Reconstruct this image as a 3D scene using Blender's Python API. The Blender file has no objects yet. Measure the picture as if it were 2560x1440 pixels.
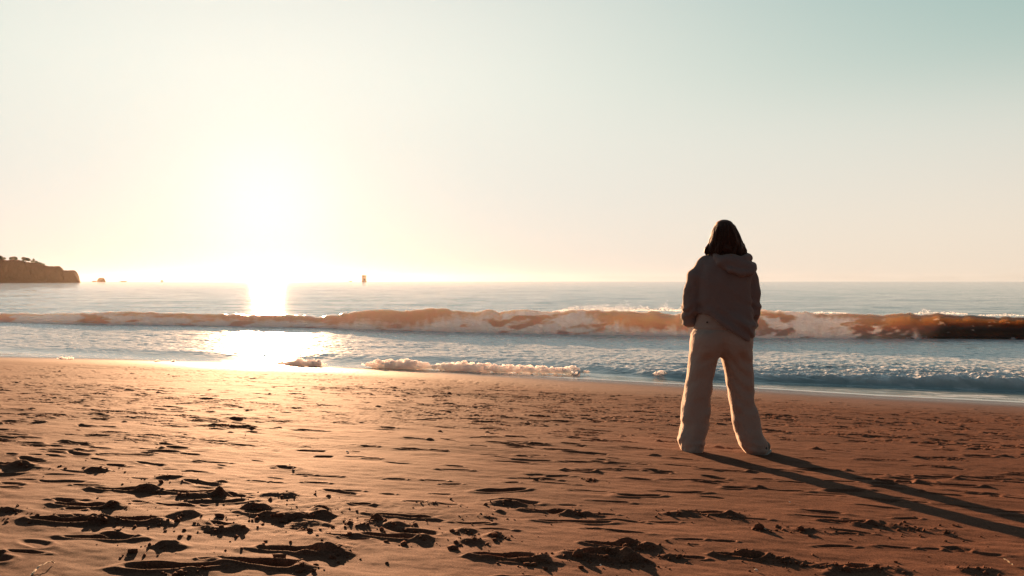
import bpy, math, random
import numpy as np
from mathutils import Vector

# ------------------------------------------------------------------ camera, sky, sun, exposure
sc = bpy.context.scene
COL = sc.collection
R = math.radians
F_PX = 1991.1            # focal length in pixels of the 2560-wide photograph (28 mm)
CAM_Z = 2.12             # eye height above the sea
HOR = 703.0              # horizon row
cam = bpy.data.objects.new('camera', bpy.data.cameras.new('camera'))
COL.objects.link(cam)
cam.location = (0, 0, CAM_Z)
cam.data.lens = 28
cam.data.sensor_width = 36
cam.data.clip_start = 0.05
cam.data.clip_end = 30000
cam.rotation_euler = (R(90 - 0.49), 0, 0)
sc.camera = cam

SUN_EL, SUN_AZ = R(5.5), R(-17.1)
SUN_DIR = Vector((math.sin(SUN_AZ) * math.cos(SUN_EL), math.cos(SUN_AZ) * math.cos(SUN_EL), math.sin(SUN_EL)))
sc.view_settings.view_transform = 'Standard'
sc.view_settings.look = 'None'
sc.view_settings.gamma = 1
sc.view_settings.exposure = 2.0

sl = bpy.data.lights.new('sun', 'SUN')
sl.energy = 5.0
sl.angle = R(0.6)
sl.color = (1.0, 0.56, 0.30)
sun = bpy.data.objects.new('sun', sl)
COL.objects.link(sun)
sun.rotation_euler = (-SUN_DIR).to_track_quat('-Z', 'Y').to_euler()


def dense(stops, n=30):
    # a smooth curve through the stops (colour ramps take at most 32)
    xs = np.array([a for a, b in stops]); ys = np.array([b for a, b in stops])
    px = np.concatenate([np.linspace(0, 22, 22), np.linspace(25, 90, n - 22)])
    out = []
    for p in px:
        w = np.exp(-((np.linspace(-3, 3, 25)) ** 2) / 2); q = np.clip(p + np.linspace(-3, 3, 25) * 1.1, 0, 90)
        out.append((p, tuple(float((np.interp(q, xs, ys[:, k]) * w).sum() / w.sum()) for k in range(3))))
    return out


def build_world():
    w = bpy.data.worlds.new('World')
    sc.world = w
    w.use_nodes = True
    nt = w.node_tree
    N, L = nt.nodes, nt.links
    bg = N['Background']
    bg.inputs['Strength'].default_value = 0.1
    tc = N.new('ShaderNodeTexCoord')
    nrm = N.new('ShaderNodeVectorMath'); nrm.operation = 'NORMALIZE'
    L.new(tc.outputs['Generated'], nrm.inputs[0])
    sep = N.new('ShaderNodeSeparateXYZ'); L.new(nrm.outputs[0], sep.inputs[0])

    def m(op, a, b=None, c=None, clamp=False):
        n = N.new('ShaderNodeMath'); n.operation = op; n.use_clamp = clamp
        for i, v in enumerate((a, b, c)):
            if v is None: continue
            if isinstance(v, (int, float)): n.inputs[i].default_value = v
            else: L.new(v, n.inputs[i])
        return n.outputs[0]

    def cmul(col, val):
        n = N.new('ShaderNodeVectorMath'); n.operation = 'SCALE'
        if isinstance(col, tuple): n.inputs[0].default_value = col
        else: L.new(col, n.inputs[0])
        L.new(val, n.inputs['Scale'])
        return n.outputs[0]

    def cadd(a, b):
        n = N.new('ShaderNodeVectorMath'); n.operation = 'ADD'
        L.new(a, n.inputs[0]); L.new(b, n.inputs[1])
        return n.outputs[0]
    el = m('ARCSINE', sep.outputs['Z'])
    eln = m('DIVIDE', el, R(90), clamp=True)
    stops = [(0.0, (.87, .72, .56)), (3, (.865, .75, .605)), (6, (.80, .735, .625)), (10, (.68, .70, .62)), (14, (.41, .545, .495)),
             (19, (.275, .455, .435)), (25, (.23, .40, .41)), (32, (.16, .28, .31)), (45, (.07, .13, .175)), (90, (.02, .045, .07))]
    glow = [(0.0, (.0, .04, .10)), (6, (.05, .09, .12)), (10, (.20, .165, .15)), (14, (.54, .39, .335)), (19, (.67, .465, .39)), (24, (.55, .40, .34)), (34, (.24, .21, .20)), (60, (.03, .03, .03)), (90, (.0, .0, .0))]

    def make_ramp(stops):
        rp = N.new('ShaderNodeValToRGB')
        cr = rp.color_ramp
        cr.interpolation = 'B_SPLINE' if False else 'LINEAR'
        while len(cr.elements) < len(stops): cr.elements.new(0.5)
        for e, (p, c) in zip(cr.elements, stops):
            e.position = p / 90.0
            e.color = (*c, 1)
        L.new(eln, rp.inputs[0])
        return rp
    ramp = make_ramp(dense(stops)); gramp = make_ramp(dense(glow))
    dot = N.new('ShaderNodeVectorMath'); dot.operation = 'DOT_PRODUCT'
    L.new(nrm.outputs[0], dot.inputs[0]); dot.inputs[1].default_value = SUN_DIR
    c = dot.outputs['Value']
    cp = m('MAXIMUM', c, 0.0)
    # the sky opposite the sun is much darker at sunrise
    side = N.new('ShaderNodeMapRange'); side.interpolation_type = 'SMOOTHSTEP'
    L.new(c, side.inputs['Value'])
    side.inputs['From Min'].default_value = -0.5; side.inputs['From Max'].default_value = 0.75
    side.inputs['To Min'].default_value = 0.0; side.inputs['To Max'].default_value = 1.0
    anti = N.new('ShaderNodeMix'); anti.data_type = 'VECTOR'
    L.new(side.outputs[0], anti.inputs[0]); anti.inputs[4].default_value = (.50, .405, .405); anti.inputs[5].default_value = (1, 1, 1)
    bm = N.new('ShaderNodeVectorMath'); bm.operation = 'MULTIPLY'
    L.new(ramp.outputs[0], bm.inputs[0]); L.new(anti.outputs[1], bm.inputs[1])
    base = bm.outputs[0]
    g1 = cmul(gramp.outputs[0], m('POWER', cp, 4.5))
    g2 = cmul((.02, .04, .03), m('POWER', cp, 60.0))
    g3 = cmul((.10, .12, .14), m('POWER', cp, 330.0))
    tot = cadd(cadd(base, g1), cadd(g2, g3))
    # faint cloud bank low over the horizon
    mp = N.new('ShaderNodeMapping'); mp.inputs['Scale'].default_value = (9, 9, 70)
    L.new(nrm.outputs[0], mp.inputs[0])
    nz = N.new('ShaderNodeTexNoise'); nz.inputs['Scale'].default_value = 1.6; nz.inputs['Detail'].default_value = 5
    L.new(mp.outputs[0], nz.inputs['Vector'])
    lowb = m('MULTIPLY', m('SUBTRACT', 1.0, m('DIVIDE', m('ABSOLUTE', m('SUBTRACT', el, R(0.25))), R(0.35)), clamp=True),
             m('MULTIPLY', m('SUBTRACT', nz.outputs[0], 0.47), 5.0, clamp=True))
    tot = cmul(tot, m('SUBTRACT', 1.0, m('MULTIPLY', lowb, 0.06)))
    # horizon brightness is kept a little way below the horizon, then falls to dark sea
    below = N.new('ShaderNodeMapRange'); L.new(el, below.inputs['Value'])
    below.inputs['From Min'].default_value = R(-6); below.inputs['From Max'].default_value = 0
    below.inputs['To Min'].default_value = 0.1; below.inputs['To Max'].default_value = 1
    tot = cmul(tot, below.outputs[0])
    k = 10.0 / (2 ** 2.0)
    sca = N.new('ShaderNodeVectorMath'); sca.operation = 'SCALE'; sca.inputs['Scale'].default_value = k
    L.new(tot, sca.inputs[0])
    sky = N.new('ShaderNodeTexSky'); sky.sky_type = 'NISHITA'; sky.sun_disc = False
    sky.sun_elevation = SUN_EL; sky.sun_rotation = SUN_AZ
    sky.air_density = 1; sky.dust_density = 2; sky.ozone_density = 3
    s2 = N.new('ShaderNodeVectorMath'); s2.operation = 'SCALE'; s2.inputs['Scale'].default_value = 0.004
    L.new(sky.outputs[0], s2.inputs[0])
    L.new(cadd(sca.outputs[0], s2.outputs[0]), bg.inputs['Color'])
    w.cycles.sampling_method = 'MANUAL'
    w.cycles.sample_map_resolution = 1024


build_world()
sc.cycles.use_denoising = True
sc.cycles.max_bounces = 8
sc.cycles.diffuse_bounces = 3
sc.cycles.glossy_bounces = 3
sc.cycles.transmission_bounces = 4
sc.cycles.volume_bounces = 0
sc.cycles.sample_clamp_indirect = 4.0
sc.cycles.caustics_reflective = False
sc.cycles.caustics_refractive = False

# ------------------------------------------------------------------ helpers
rng = np.random.default_rng(7)
random.seed(7)


def tag(o, label=None, cat=None, group=None, kind=None):
    if label: o['label'] = label
    if cat: o['category'] = cat
    if group: o['group'] = group
    if kind: o['kind'] = kind
    return o


def mesh_obj(name, V, Fc, mat=None, parent=None, smooth=True, attrs=None, loc=None):
    """V (n,3); Fc list of face arrays (each (m,k))"""
    me = bpy.data.meshes.new(name)
    V = np.asarray(V, dtype=np.float32)
    if not isinstance(Fc, list): Fc = [Fc]
    Fc = [np.asarray(f, dtype=np.int32) for f in Fc if len(f)]
    me.vertices.add(len(V)); me.vertices.foreach_set('co', V.ravel())
    idx = np.concatenate([f.ravel() for f in Fc])
    cnt = np.concatenate([np.full(len(f), f.shape[1], dtype=np.int32) for f in Fc])
    st = np.concatenate([[0], np.cumsum(cnt)[:-1]]).astype(np.int32)
    me.loops.add(len(idx)); me.loops.foreach_set('vertex_index', idx)
    me.polygons.add(len(cnt)); me.polygons.foreach_set('loop_start', st)
    me.polygons.foreach_set('loop_total', cnt)
    me.update(calc_edges=True)
    me.validate()
    if smooth: me.polygons.foreach_set('use_smooth', np.ones(len(me.polygons), dtype=bool))
    if attrs:
        for k, a in attrs.items():
            at = me.attributes.new(k, 'FLOAT', 'POINT')
            at.data.foreach_set('value', np.asarray(a, dtype=np.float32).ravel())
    if mat: me.materials.append(mat)
    o = bpy.data.objects.new(name, me)
    COL.objects.link(o)
    if loc is not None: o.location = loc
    if parent is not None: o.parent = parent
    return o


def empty(name, loc, rz=0.0):
    o = bpy.data.objects.new(name, None)
    COL.objects.link(o)
    o.empty_display_size = 0.1
    o.location = loc
    o.rotation_euler = (0, 0, rz)
    return o


def grid_faces(nr, nc, wrap=False):
    i = np.arange(nr - 1)[:, None]
    j = np.arange(nc if wrap else nc - 1)[None, :]
    j2 = (j + 1) % nc
    return np.stack([i * nc + j, i * nc + j2, (i + 1) * nc + j2, (i + 1) * nc + j], -1).reshape(-1, 4)


def sst(a, b, x):
    t = np.clip((x - a) / (b - a), 0, 1)
    return t * t * (3 - 2 * t)


def _hash(ix, iy, iz, seed):
    h = (ix.astype(np.int64) * 374761393 + iy.astype(np.int64) * 668265263 + iz.astype(np.int64) * 2147483647 + seed * 974711) & 0xffffffff
    h = ((h ^ (h >> 13)) * 1274126177) & 0xffffffff
    h = ((h ^ (h >> 16)) * 2246822519) & 0xffffffff
    return ((h ^ (h >> 15)) & 0xffffff).astype(np.float32) / np.float32(0xffffff) * 2 - 1


def noise2(x, y, seed=0):
    x = np.asarray(x, dtype=np.float64); y = np.asarray(y, dtype=np.float64)
    ix = np.floor(x); iy = np.floor(y)
    fx = (x - ix).astype(np.float32); fy = (y - iy).astype(np.float32)
    fx = fx * fx * fx * (fx * (fx * 6 - 15) + 10); fy = fy * fy * fy * (fy * (fy * 6 - 15) + 10)
    ix = ix.astype(np.int64); iy = iy.astype(np.int64); z = np.zeros_like(ix)
    a = _hash(ix, iy, z, seed); b = _hash(ix + 1, iy, z, seed); c = _hash(ix, iy + 1, z, seed); d = _hash(ix + 1, iy + 1, z, seed)
    return (a + (b - a) * fx) * (1 - fy) + (c + (d - c) * fx) * fy


def noise3(x, y, z, seed=0):
    ix = np.floor(x); iy = np.floor(y); iz = np.floor(z)
    fx = x - ix; fy = y - iy; fz = z - iz
    fx = fx * fx * (3 - 2 * fx); fy = fy * fy * (3 - 2 * fy); fz = fz * fz * (3 - 2 * fz)
    ix = ix.astype(np.int64); iy = iy.astype(np.int64); iz = iz.astype(np.int64)

    def lay(k):
        a = _hash(ix, iy, iz + k, seed); b = _hash(ix + 1, iy, iz + k, seed)
        c = _hash(ix, iy + 1, iz + k, seed); d = _hash(ix + 1, iy + 1, iz + k, seed)
        return (a + (b - a) * fx) * (1 - fy) + (c + (d - c) * fx) * fy
    l0 = lay(0); l1 = lay(1)
    return l0 + (l1 - l0) * fz


def fbm2(x, y, seed=0, oct=4, gain=0.5, ridge=False):
    out = 0; a = 1.0; tot = 0
    ca, sa = math.cos(0.6), math.sin(0.6)
    for o in range(oct):
        n = noise2(x, y, seed + o * 17)
        if ridge: n = 1 - 2 * np.abs(n)
        out = out + a * n; tot += a
        a *= gain
        x, y = (x * ca - y * sa) * 2.03 + 7.1, (x * sa + y * ca) * 2.03 + 3.7
    return out / tot


def surface_nets(F, o, h):
    S = F < 0
    nx, ny, nz = F.shape
    acc = np.zeros((nx - 1, ny - 1, nz - 1, 3), np.float32); cnt = np.zeros((nx - 1, ny - 1, nz - 1), np.float32)
    faces = []
    edges = []
    for ax in range(3):
        s0 = [slice(None)] * 3; s1 = [slice(None)] * 3
        s0[ax] = slice(0, -1); s1[ax] = slice(1, None)
        A = F[tuple(s0)]; B = F[tuple(s1)]
        cr = S[tuple(s0)] != S[tuple(s1)]
        I = np.argwhere(cr)
        t = (A[cr] / (A[cr] - B[cr]))
        P = I.astype(np.float32); P[:, ax] += t
        o1, o2 = [a for a in range(3) if a != ax]
        lim = np.array([nx - 1, ny - 1, nz - 1])
        for d1 in (0, 1):
            for d2 in (0, 1):
                Cc = I.copy(); Cc[:, o1] -= d1; Cc[:, o2] -= d2
                ok = np.all((Cc >= 0) & (Cc < lim), 1)
                c = Cc[ok]
                np.add.at(acc, (c[:, 0], c[:, 1], c[:, 2]), P[ok])
                np.add.at(cnt, (c[:, 0], c[:, 1], c[:, 2]), 1)
        edges.append((ax, I, S[tuple(s0)][cr]))
    act = cnt > 0
    idm = np.full(cnt.shape, -1, np.int64); idm[act] = np.arange(act.sum())
    V = acc[act] / cnt[act][:, None] * h + np.asarray(o, np.float32)
    for ax, I, neg in edges:
        o1, o2 = (ax + 1) % 3, (ax + 2) % 3
        ok = (I[:, o1] >= 1) & (I[:, o2] >= 1) & (I[:, o1] < cnt.shape[o1]) & (I[:, o2] < cnt.shape[o2])
        I = I[ok]; ng = neg[ok]
        q = []
        for d1, d2 in ((1, 1), (0, 1), (0, 0), (1, 0)):
            c = I.copy(); c[:, o1] -= d1; c[:, o2] -= d2
            q.append(idm[c[:, 0], c[:, 1], c[:, 2]])
        q = np.stack(q, 1)
        q[~ng] = q[~ng][:, ::-1]
        faces.append(q)
    return V, np.concatenate(faces)


# ------------------------------------------------------------------ materials
def mat(name):
    m = bpy.data.materials.new(name)
    m.use_nodes = True
    return m, m.node_tree.nodes, m.node_tree.links, m.node_tree.nodes['Principled BSDF']


def nd(N, t, **kw):
    n = N.new(t)
    for k, v in kw.items():
        if k in n.inputs: n.inputs[k].default_value = v
        else: setattr(n, k, v)
    return n


def mixc(N, L, fac, a, b):
    n = N.new('ShaderNodeMix'); n.data_type = 'RGBA'
    for sock, v in ((n.inputs[0], fac), (n.inputs[6], a), (n.inputs[7], b)):
        if hasattr(v, 'node'): L.new(v, sock)
        elif isinstance(v, (int, float)): sock.default_value = v
        else: sock.default_value = (*v, 1)
    return n.outputs[2]


def mixf(N, L, fac, a, b):
    n = N.new('ShaderNodeMix'); n.data_type = 'FLOAT'
    for sock, v in ((n.inputs[0], fac), (n.inputs[2], a), (n.inputs[3], b)):
        if hasattr(v, 'node'): L.new(v, sock)
        else: sock.default_value = v
    return n.outputs[0]


def attr(N, name):
    n = N.new('ShaderNodeAttribute'); n.attribute_name = name
    return n.outputs['Fac']


def objco(N, L, scale):
    tc = N.new('ShaderNodeTexCoord')
    mp = N.new('ShaderNodeMapping'); mp.inputs['Scale'].default_value = scale
    L.new(tc.outputs['Object'], mp.inputs[0])
    return mp.outputs[0]


def noise_tex(N, L, vec, scale, detail=4, rough=0.55):
    n = N.new('ShaderNodeTexNoise')
    n.inputs['Scale'].default_value = scale; n.inputs['Detail'].default_value = detail; n.inputs['Roughness'].default_value = rough
    L.new(vec, n.inputs['Vector'])
    return n.outputs[0]


def bump(N, L, h, strength, dist, normal=None):
    b = N.new('ShaderNodeBump'); b.inputs['Strength'].default_value = strength; b.inputs['Distance'].default_value = dist
    L.new(h, b.inputs['Height'])
    if normal is not None: L.new(normal, b.inputs['Normal'])
    return b.outputs[0]


def make_sand():
    m, N, L, P = mat('sand')
    v = objco(N, L, (1, 1, 1))
    n1 = noise_tex(N, L, v, 420, 2, 0.8)
    n2 = noise_tex(N, L, v, 1.3, 5)
    n1b = noise_tex(N, L, v, 150, 2, .7)
    n1 = mixf(N, L, n1b, n1, n1b)
    ct = nd(N, 'ShaderNodeMapRange'); L.new(n1, ct.inputs[0]); ct.inputs[1].default_value = .36; ct.inputs[2].default_value = .64
    n1 = ct.outputs[0]
    c = mixc(N, L, n1, (.050, .0225, .015), (.205, .097, .0625))
    mr = nd(N, 'ShaderNodeMapRange'); L.new(n2, mr.inputs[0])
    mr.inputs[1].default_value = .3; mr.inputs[2].default_value = .7; mr.inputs[3].default_value = .80; mr.inputs[4].default_value = 1.12
    sc_ = nd(N, 'ShaderNodeVectorMath', operation='SCALE'); L.new(c, sc_.inputs[0]); L.new(mr.outputs[0], sc_.inputs['Scale'])
    wet = attr(N, 'wet')
    c2 = mixc(N, L, wet, sc_.outputs[0], (.075, .046, .033))
    L.new(c2, P.inputs['Base Color'])
    damp = attr(N, 'damp')
    L.new(mixf(N, L, wet, mixf(N, L, damp, .85, .6), .2), P.inputs['Roughness'])
    L.new(mixf(N, L, damp, .018, .11), P.inputs['Specular IOR Level'])
    n3 = noise_tex(N, L, v, 260, 3, 0.7)
    n4 = noise_tex(N, L, v, 45, 4, 0.6)
    hh = nd(N, 'ShaderNodeMath', operation='MULTIPLY_ADD'); L.new(n4, hh.inputs[0]); hh.inputs[1].default_value = .2; L.new(n3, hh.inputs[2])
    b = nd(N, 'ShaderNodeBump'); b.inputs['Distance'].default_value = .0013
    L.new(mixf(N, L, wet, 0.75, 0.05), b.inputs['Strength'])
    L.new(hh.outputs[0], b.inputs['Height'])
    L.new(b.outputs[0], P.inputs['Normal'])
    return m


def make_foam():
    m, N, L, P = mat('foam')
    v = objco(N, L, (1, 1, 1))
    n = noise_tex(N, L, v, 60, 4, .7)
    L.new(mixc(N, L, n, (.80, .77, .76), (.92, .91, .90)), P.inputs['Base Color'])
    P.inputs['Roughness'].default_value = .75
    P.inputs['Subsurface Weight'].default_value = 1.0
    P.inputs['Subsurface Radius'].default_value = (1, .85, .8)
    P.inputs['Subsurface Scale'].default_value = .5
    L.new(bump(N, L, n, .8, .02), P.inputs['Normal'])
    return m


def make_sea(name, shallow):
    m, N, L, P = mat(name)
    foam = attr(N, 'foam')
    c = mixc(N, L, foam, (.06, .15, .155) if not shallow else (.24, .32, .33), (.93, .93, .94))
    L.new(c, P.inputs['Base Color'])
    if shallow:
        L.new(mixf(N, L, foam, .12, .32), P.inputs['Roughness'])
    else:
        L.new(mixf(N, L, attr(N, 'far'), .07, .05), P.inputs['Roughness'])
    L.new(mixf(N, L, foam, .5, .34), P.inputs['Specular IOR Level'])
    P.inputs['IOR'].default_value = 1.33
    if shallow:
        v = objco(N, L, (1, 1, 1))
        r1 = nd(N, 'ShaderNodeVectorRotate', rotation_type='Z_AXIS'); r1.inputs['Angle'].default_value = R(20); L.new(v, r1.inputs[0])
        mp = nd(N, 'ShaderNodeMapping'); mp.inputs['Scale'].default_value = (1, 3.2, 1); L.new(r1.outputs[0], mp.inputs[0])
        n1 = noise_tex(N, L, mp.outputs[0], 2.6, 5, .6)
        n2 = noise_tex(N, L, v, 28, 3, .6)
        b = nd(N, 'ShaderNodeBump'); b.inputs['Distance'].default_value = .018
        L.new(attr(N, 'chop'), b.inputs['Strength']); L.new(n1, b.inputs['Height'])
        L.new(bump(N, L, n2, .2, .003, b.outputs[0]), P.inputs['Normal'])
    else:
        v = objco(N, L, (1, 1, 1))
        r1 = nd(N, 'ShaderNodeVectorRotate', rotation_type='Z_AXIS'); r1.inputs['Angle'].default_value = R(4); L.new(v, r1.inputs[0])
        mp = nd(N, 'ShaderNodeMapping'); mp.inputs['Scale'].default_value = (.25, 2.2, 1); L.new(r1.outputs[0], mp.inputs[0])
        n1 = noise_tex(N, L, mp.outputs[0], .8, 4, .55)
        L.new(bump(N, L, n1, 1.0, .15), P.inputs['Normal'])
    return m


def make_wave():
    m, N, L, P = mat('wave_water')
    foam = attr(N, 'foam'); tb = attr(N, 'silt_glow')
    v = objco(N, L, (1, 1, 1))
    n = noise_tex(N, L, v, 7, 5, .65)
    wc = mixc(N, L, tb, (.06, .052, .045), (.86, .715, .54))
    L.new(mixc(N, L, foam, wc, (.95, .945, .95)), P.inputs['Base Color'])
    L.new(mixf(N, L, foam, .12, .75), P.inputs['Roughness'])
    P.inputs['IOR'].default_value = 1.33
    P.inputs['Subsurface Weight'].default_value = 1.0
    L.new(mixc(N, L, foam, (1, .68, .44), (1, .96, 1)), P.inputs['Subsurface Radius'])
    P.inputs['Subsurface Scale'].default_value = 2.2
    mp = nd(N, 'ShaderNodeMapping'); mp.inputs['Scale'].default_value = (1, 1, .5); L.new(v, mp.inputs[0])
    n2 = noise_tex(N, L, mp.outputs[0], 3, 4, .55)
    b = nd(N, 'ShaderNodeBump'); b.inputs['Distance'].default_value = .10; b.inputs['Strength'].default_value = .5
    L.new(mixf(N, L, foam, n2, n), b.inputs['Height'])
    L.new(b.outputs[0], P.inputs['Normal'])
    return m


def make_cloth(name, c1, c2, sheen, scale=300):
    m, N, L, P = mat(name)
    v = objco(N, L, (1, 1, 1))
    n = noise_tex(N, L, v, scale, 3, .7)
    n2 = noise_tex(N, L, v, 9, 4, .6)
    c = mixc(N, L, n, c1, c2)
    L.new(c, P.inputs['Base Color'])
    P.inputs['Roughness'].default_value = .9
    P.inputs['Specular IOR Level'].default_value = .15
    P.inputs['Sheen Weight'].default_value = sheen
    P.inputs['Sheen Roughness'].default_value = .35
    P.inputs['Sheen Tint'].default_value = (1, .85, .7, 1)
    L.new(bump(N, L, n, .4, .002, bump(N, L, n2, .6, .03)), P.inputs['Normal'])
    return m


def make_plain(name, c1, c2, rough=.8, scale=20, spec=.3, bmp=.3, bd=.01):
    m, N, L, P = mat(name)
    v = objco(N, L, (1, 1, 1))
    n = noise_tex(N, L, v, scale, 4, .6)
    L.new(mixc(N, L, n, c1, c2), P.inputs['Base Color'])
    P.inputs['Roughness'].default_value = rough
    P.inputs['Specular IOR Level'].default_value = spec
    if bmp: L.new(bump(N, L, n, bmp, bd), P.inputs['Normal'])
    return m


M_SAND = make_sand(); M_FOAM = make_foam()
M_SEA = make_sea('sea_water', False); M_SURF = make_sea('surf_water', True); M_WAVE = make_wave()
M_HOOD = make_cloth('hoodie_fleece', (.15, .115, .115), (.215, .175, .172), .4)
M_PANT = make_cloth('trouser_fleece', (.285, .22, .195), (.405, .315, .28), .4)
M_HAIR = make_plain('hair', (.012, .007, .006), (.040, .018, .011), .55, 120, .25, .5, .004)
M_HAIR.node_tree.nodes['Principled BSDF'].inputs['Sheen Weight'].default_value = .25
M_HAIR.node_tree.nodes['Principled BSDF'].inputs['Sheen Tint'].default_value = (1, .45, .25, 1)
M_SKIN = make_plain('skin', (.50, .30, .22), (.58, .36, .27), .5, 30, .4, .1, .002)
M_SHOE = make_plain('shoe_canvas', (.025, .027, .03), (.05, .05, .055), .7, 80)
M_SOLE = make_plain('shoe_rubber', (.20, .19, .18), (.27, .26, .25), .6, 40)
M_BUTTON = make_plain('button', (.03, .025, .022), (.05, .04, .035), .5, 40)
M_CLIFF = make_plain('cliff_rock', (.10, .042, .02), (.21, .092, .045), .9, .05, .1, 1.0, 4.0)
M_LEAF = make_plain('leaf', (.04, .05, .025), (.07, .08, .035), .7, .3, .2, 0)
M_BARK = make_plain('bark', (.06, .045, .035), (.11, .08, .06), .9, .6, .1, .5, .2)
M_CONC = make_plain('weathered_concrete', (.42, .36, .30), (.52, .45, .38), .85, .3, .2, .3, .2)
M_SAIL = make_plain('sailcloth', (.55, .5, .45), (.65, .6, .55), .7, .5, .2, 0)
M_HULL = make_plain('boat_hull', (.20, .12, .09), (.26, .17, .12), .5, .5, .3, 0)
M_SHELL = make_plain('shell', (.68, .62, .56), (.82, .78, .72), .35, 120, .5, .3, .001)
M_TWIG = make_plain('dry_twig', (.42, .32, .22), (.58, .46, .33), .8, 90, .2, .5, .001)

# ------------------------------------------------------------------ beach shape
QX, QY = 0.344, 0.939           # unit vector pointing down the beach, to sea


def g_base(x, y):
    q = np.asarray(x) * QX + np.asarray(y) * QY
    z = 1.43 - .092 * q
    t = np.clip(q - 6.0, 0, None)
    z = z + .00113 * np.minimum(t, 9.3) ** 2 + np.where(t > 9.3, .021 * (t - 9.3), 0)
    z = np.where(q < -4, 1.43 + .368 + .02 * (-4 - q).clip(0, 30), z)
    return np.maximum(z, -1.6)


def proj(px, py, zfix=None):
    """a pixel of the photograph to the point where its ray meets the beach (or the level zfix)"""
    tx = (px - 1280.0) / F_PX; tz = (py - HOR) / F_PX
    if zfix is not None:
        Y = (CAM_Z - zfix) / tz
        return tx * Y, Y
    lo, hi = 0.8, 80.0
    for _ in range(50):
        mid = .5 * (lo + hi)
        if CAM_Z - tz * mid > float(g_base(tx * mid, mid)): lo = mid
        else: hi = mid
    return tx * lo, lo


def curve_r(pts, fn):
    th, rr = [], []
    for px, py in pts:
        X, Y = fn(px, py)
        th.append(math.atan2(X, Y)); rr.append(math.hypot(X, Y))
    th = np.array(th); rr = np.array(rr)

    def f(t):
        t = np.asarray(t)
        r = np.interp(t, th, rr)
        # beyond the ends follow the straight line through the end points
        for a, b, side in ((0, 2, -1), (-1, -3, 1)):
            x0, y0 = rr[a] * math.sin(th[a]), rr[a] * math.cos(th[a]); x1, y1 = rr[b] * math.sin(th[b]), rr[b] * math.cos(th[b])
            dx, dy = x0 - x1, y0 - y1
            den = np.sin(t) * dy - np.cos(t) * dx
            den = np.where(np.abs(den) < 1e-3, 1e-3, den)
            rl = (x0 * dy - y0 * dx) / den
            rl = np.where(rl > 0, np.minimum(rl, 150), 150)
            r = np.where((t < th[0]) if side < 0 else (t > th[-1]), rl, r)
        return r
    return f


R_EDGE = curve_r([(-150, 886), (0, 890), (300, 897), (640, 910), (870, 918), (1150, 930), (1400, 945), (1650, 958), (1900, 972), (2200, 990), (2560, 1007), (2750, 1018)], proj)
R_BORE = curve_r([(-150, 879), (0, 882), (300, 889), (640, 902), (1000, 910), (1480, 928), (1640, 938), (1900, 946), (2200, 952), (2560, 958), (2750, 963)],
                 lambda a, b: proj(a, b, .10))
R_TOE = curve_r([(-150, 802), (0, 805), (200, 811), (640, 817), (800, 820), (1000, 827), (1200, 832), (1480, 838), (1760, 842), (1880, 846), (2200, 847.5), (2560, 849.5), (2750, 851)],
                lambda a, b: proj(a, b, 0.03))
_ct = [(-200, .38), (0, .42), (130, .46), (330, .63), (430, .56), (640, .54), (800, .47), (900, .74), (950, .83), (1010, .80), (1080, .95), (1200, .85), (1300, .93),
       (1400, .90), (1500, .88), (1600, .90), (1700, .84), (1800, .92), (1900, .98), (1960, .93), (2000, .90), (2050, .86), (2150, .88), (2300, .88), (2350, .93), (2440, .83), (2560, .80), (2750, .8)]


def crest_h(px):
    return np.interp(px, [a for a, b in _ct], [b for a, b in _ct])


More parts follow.
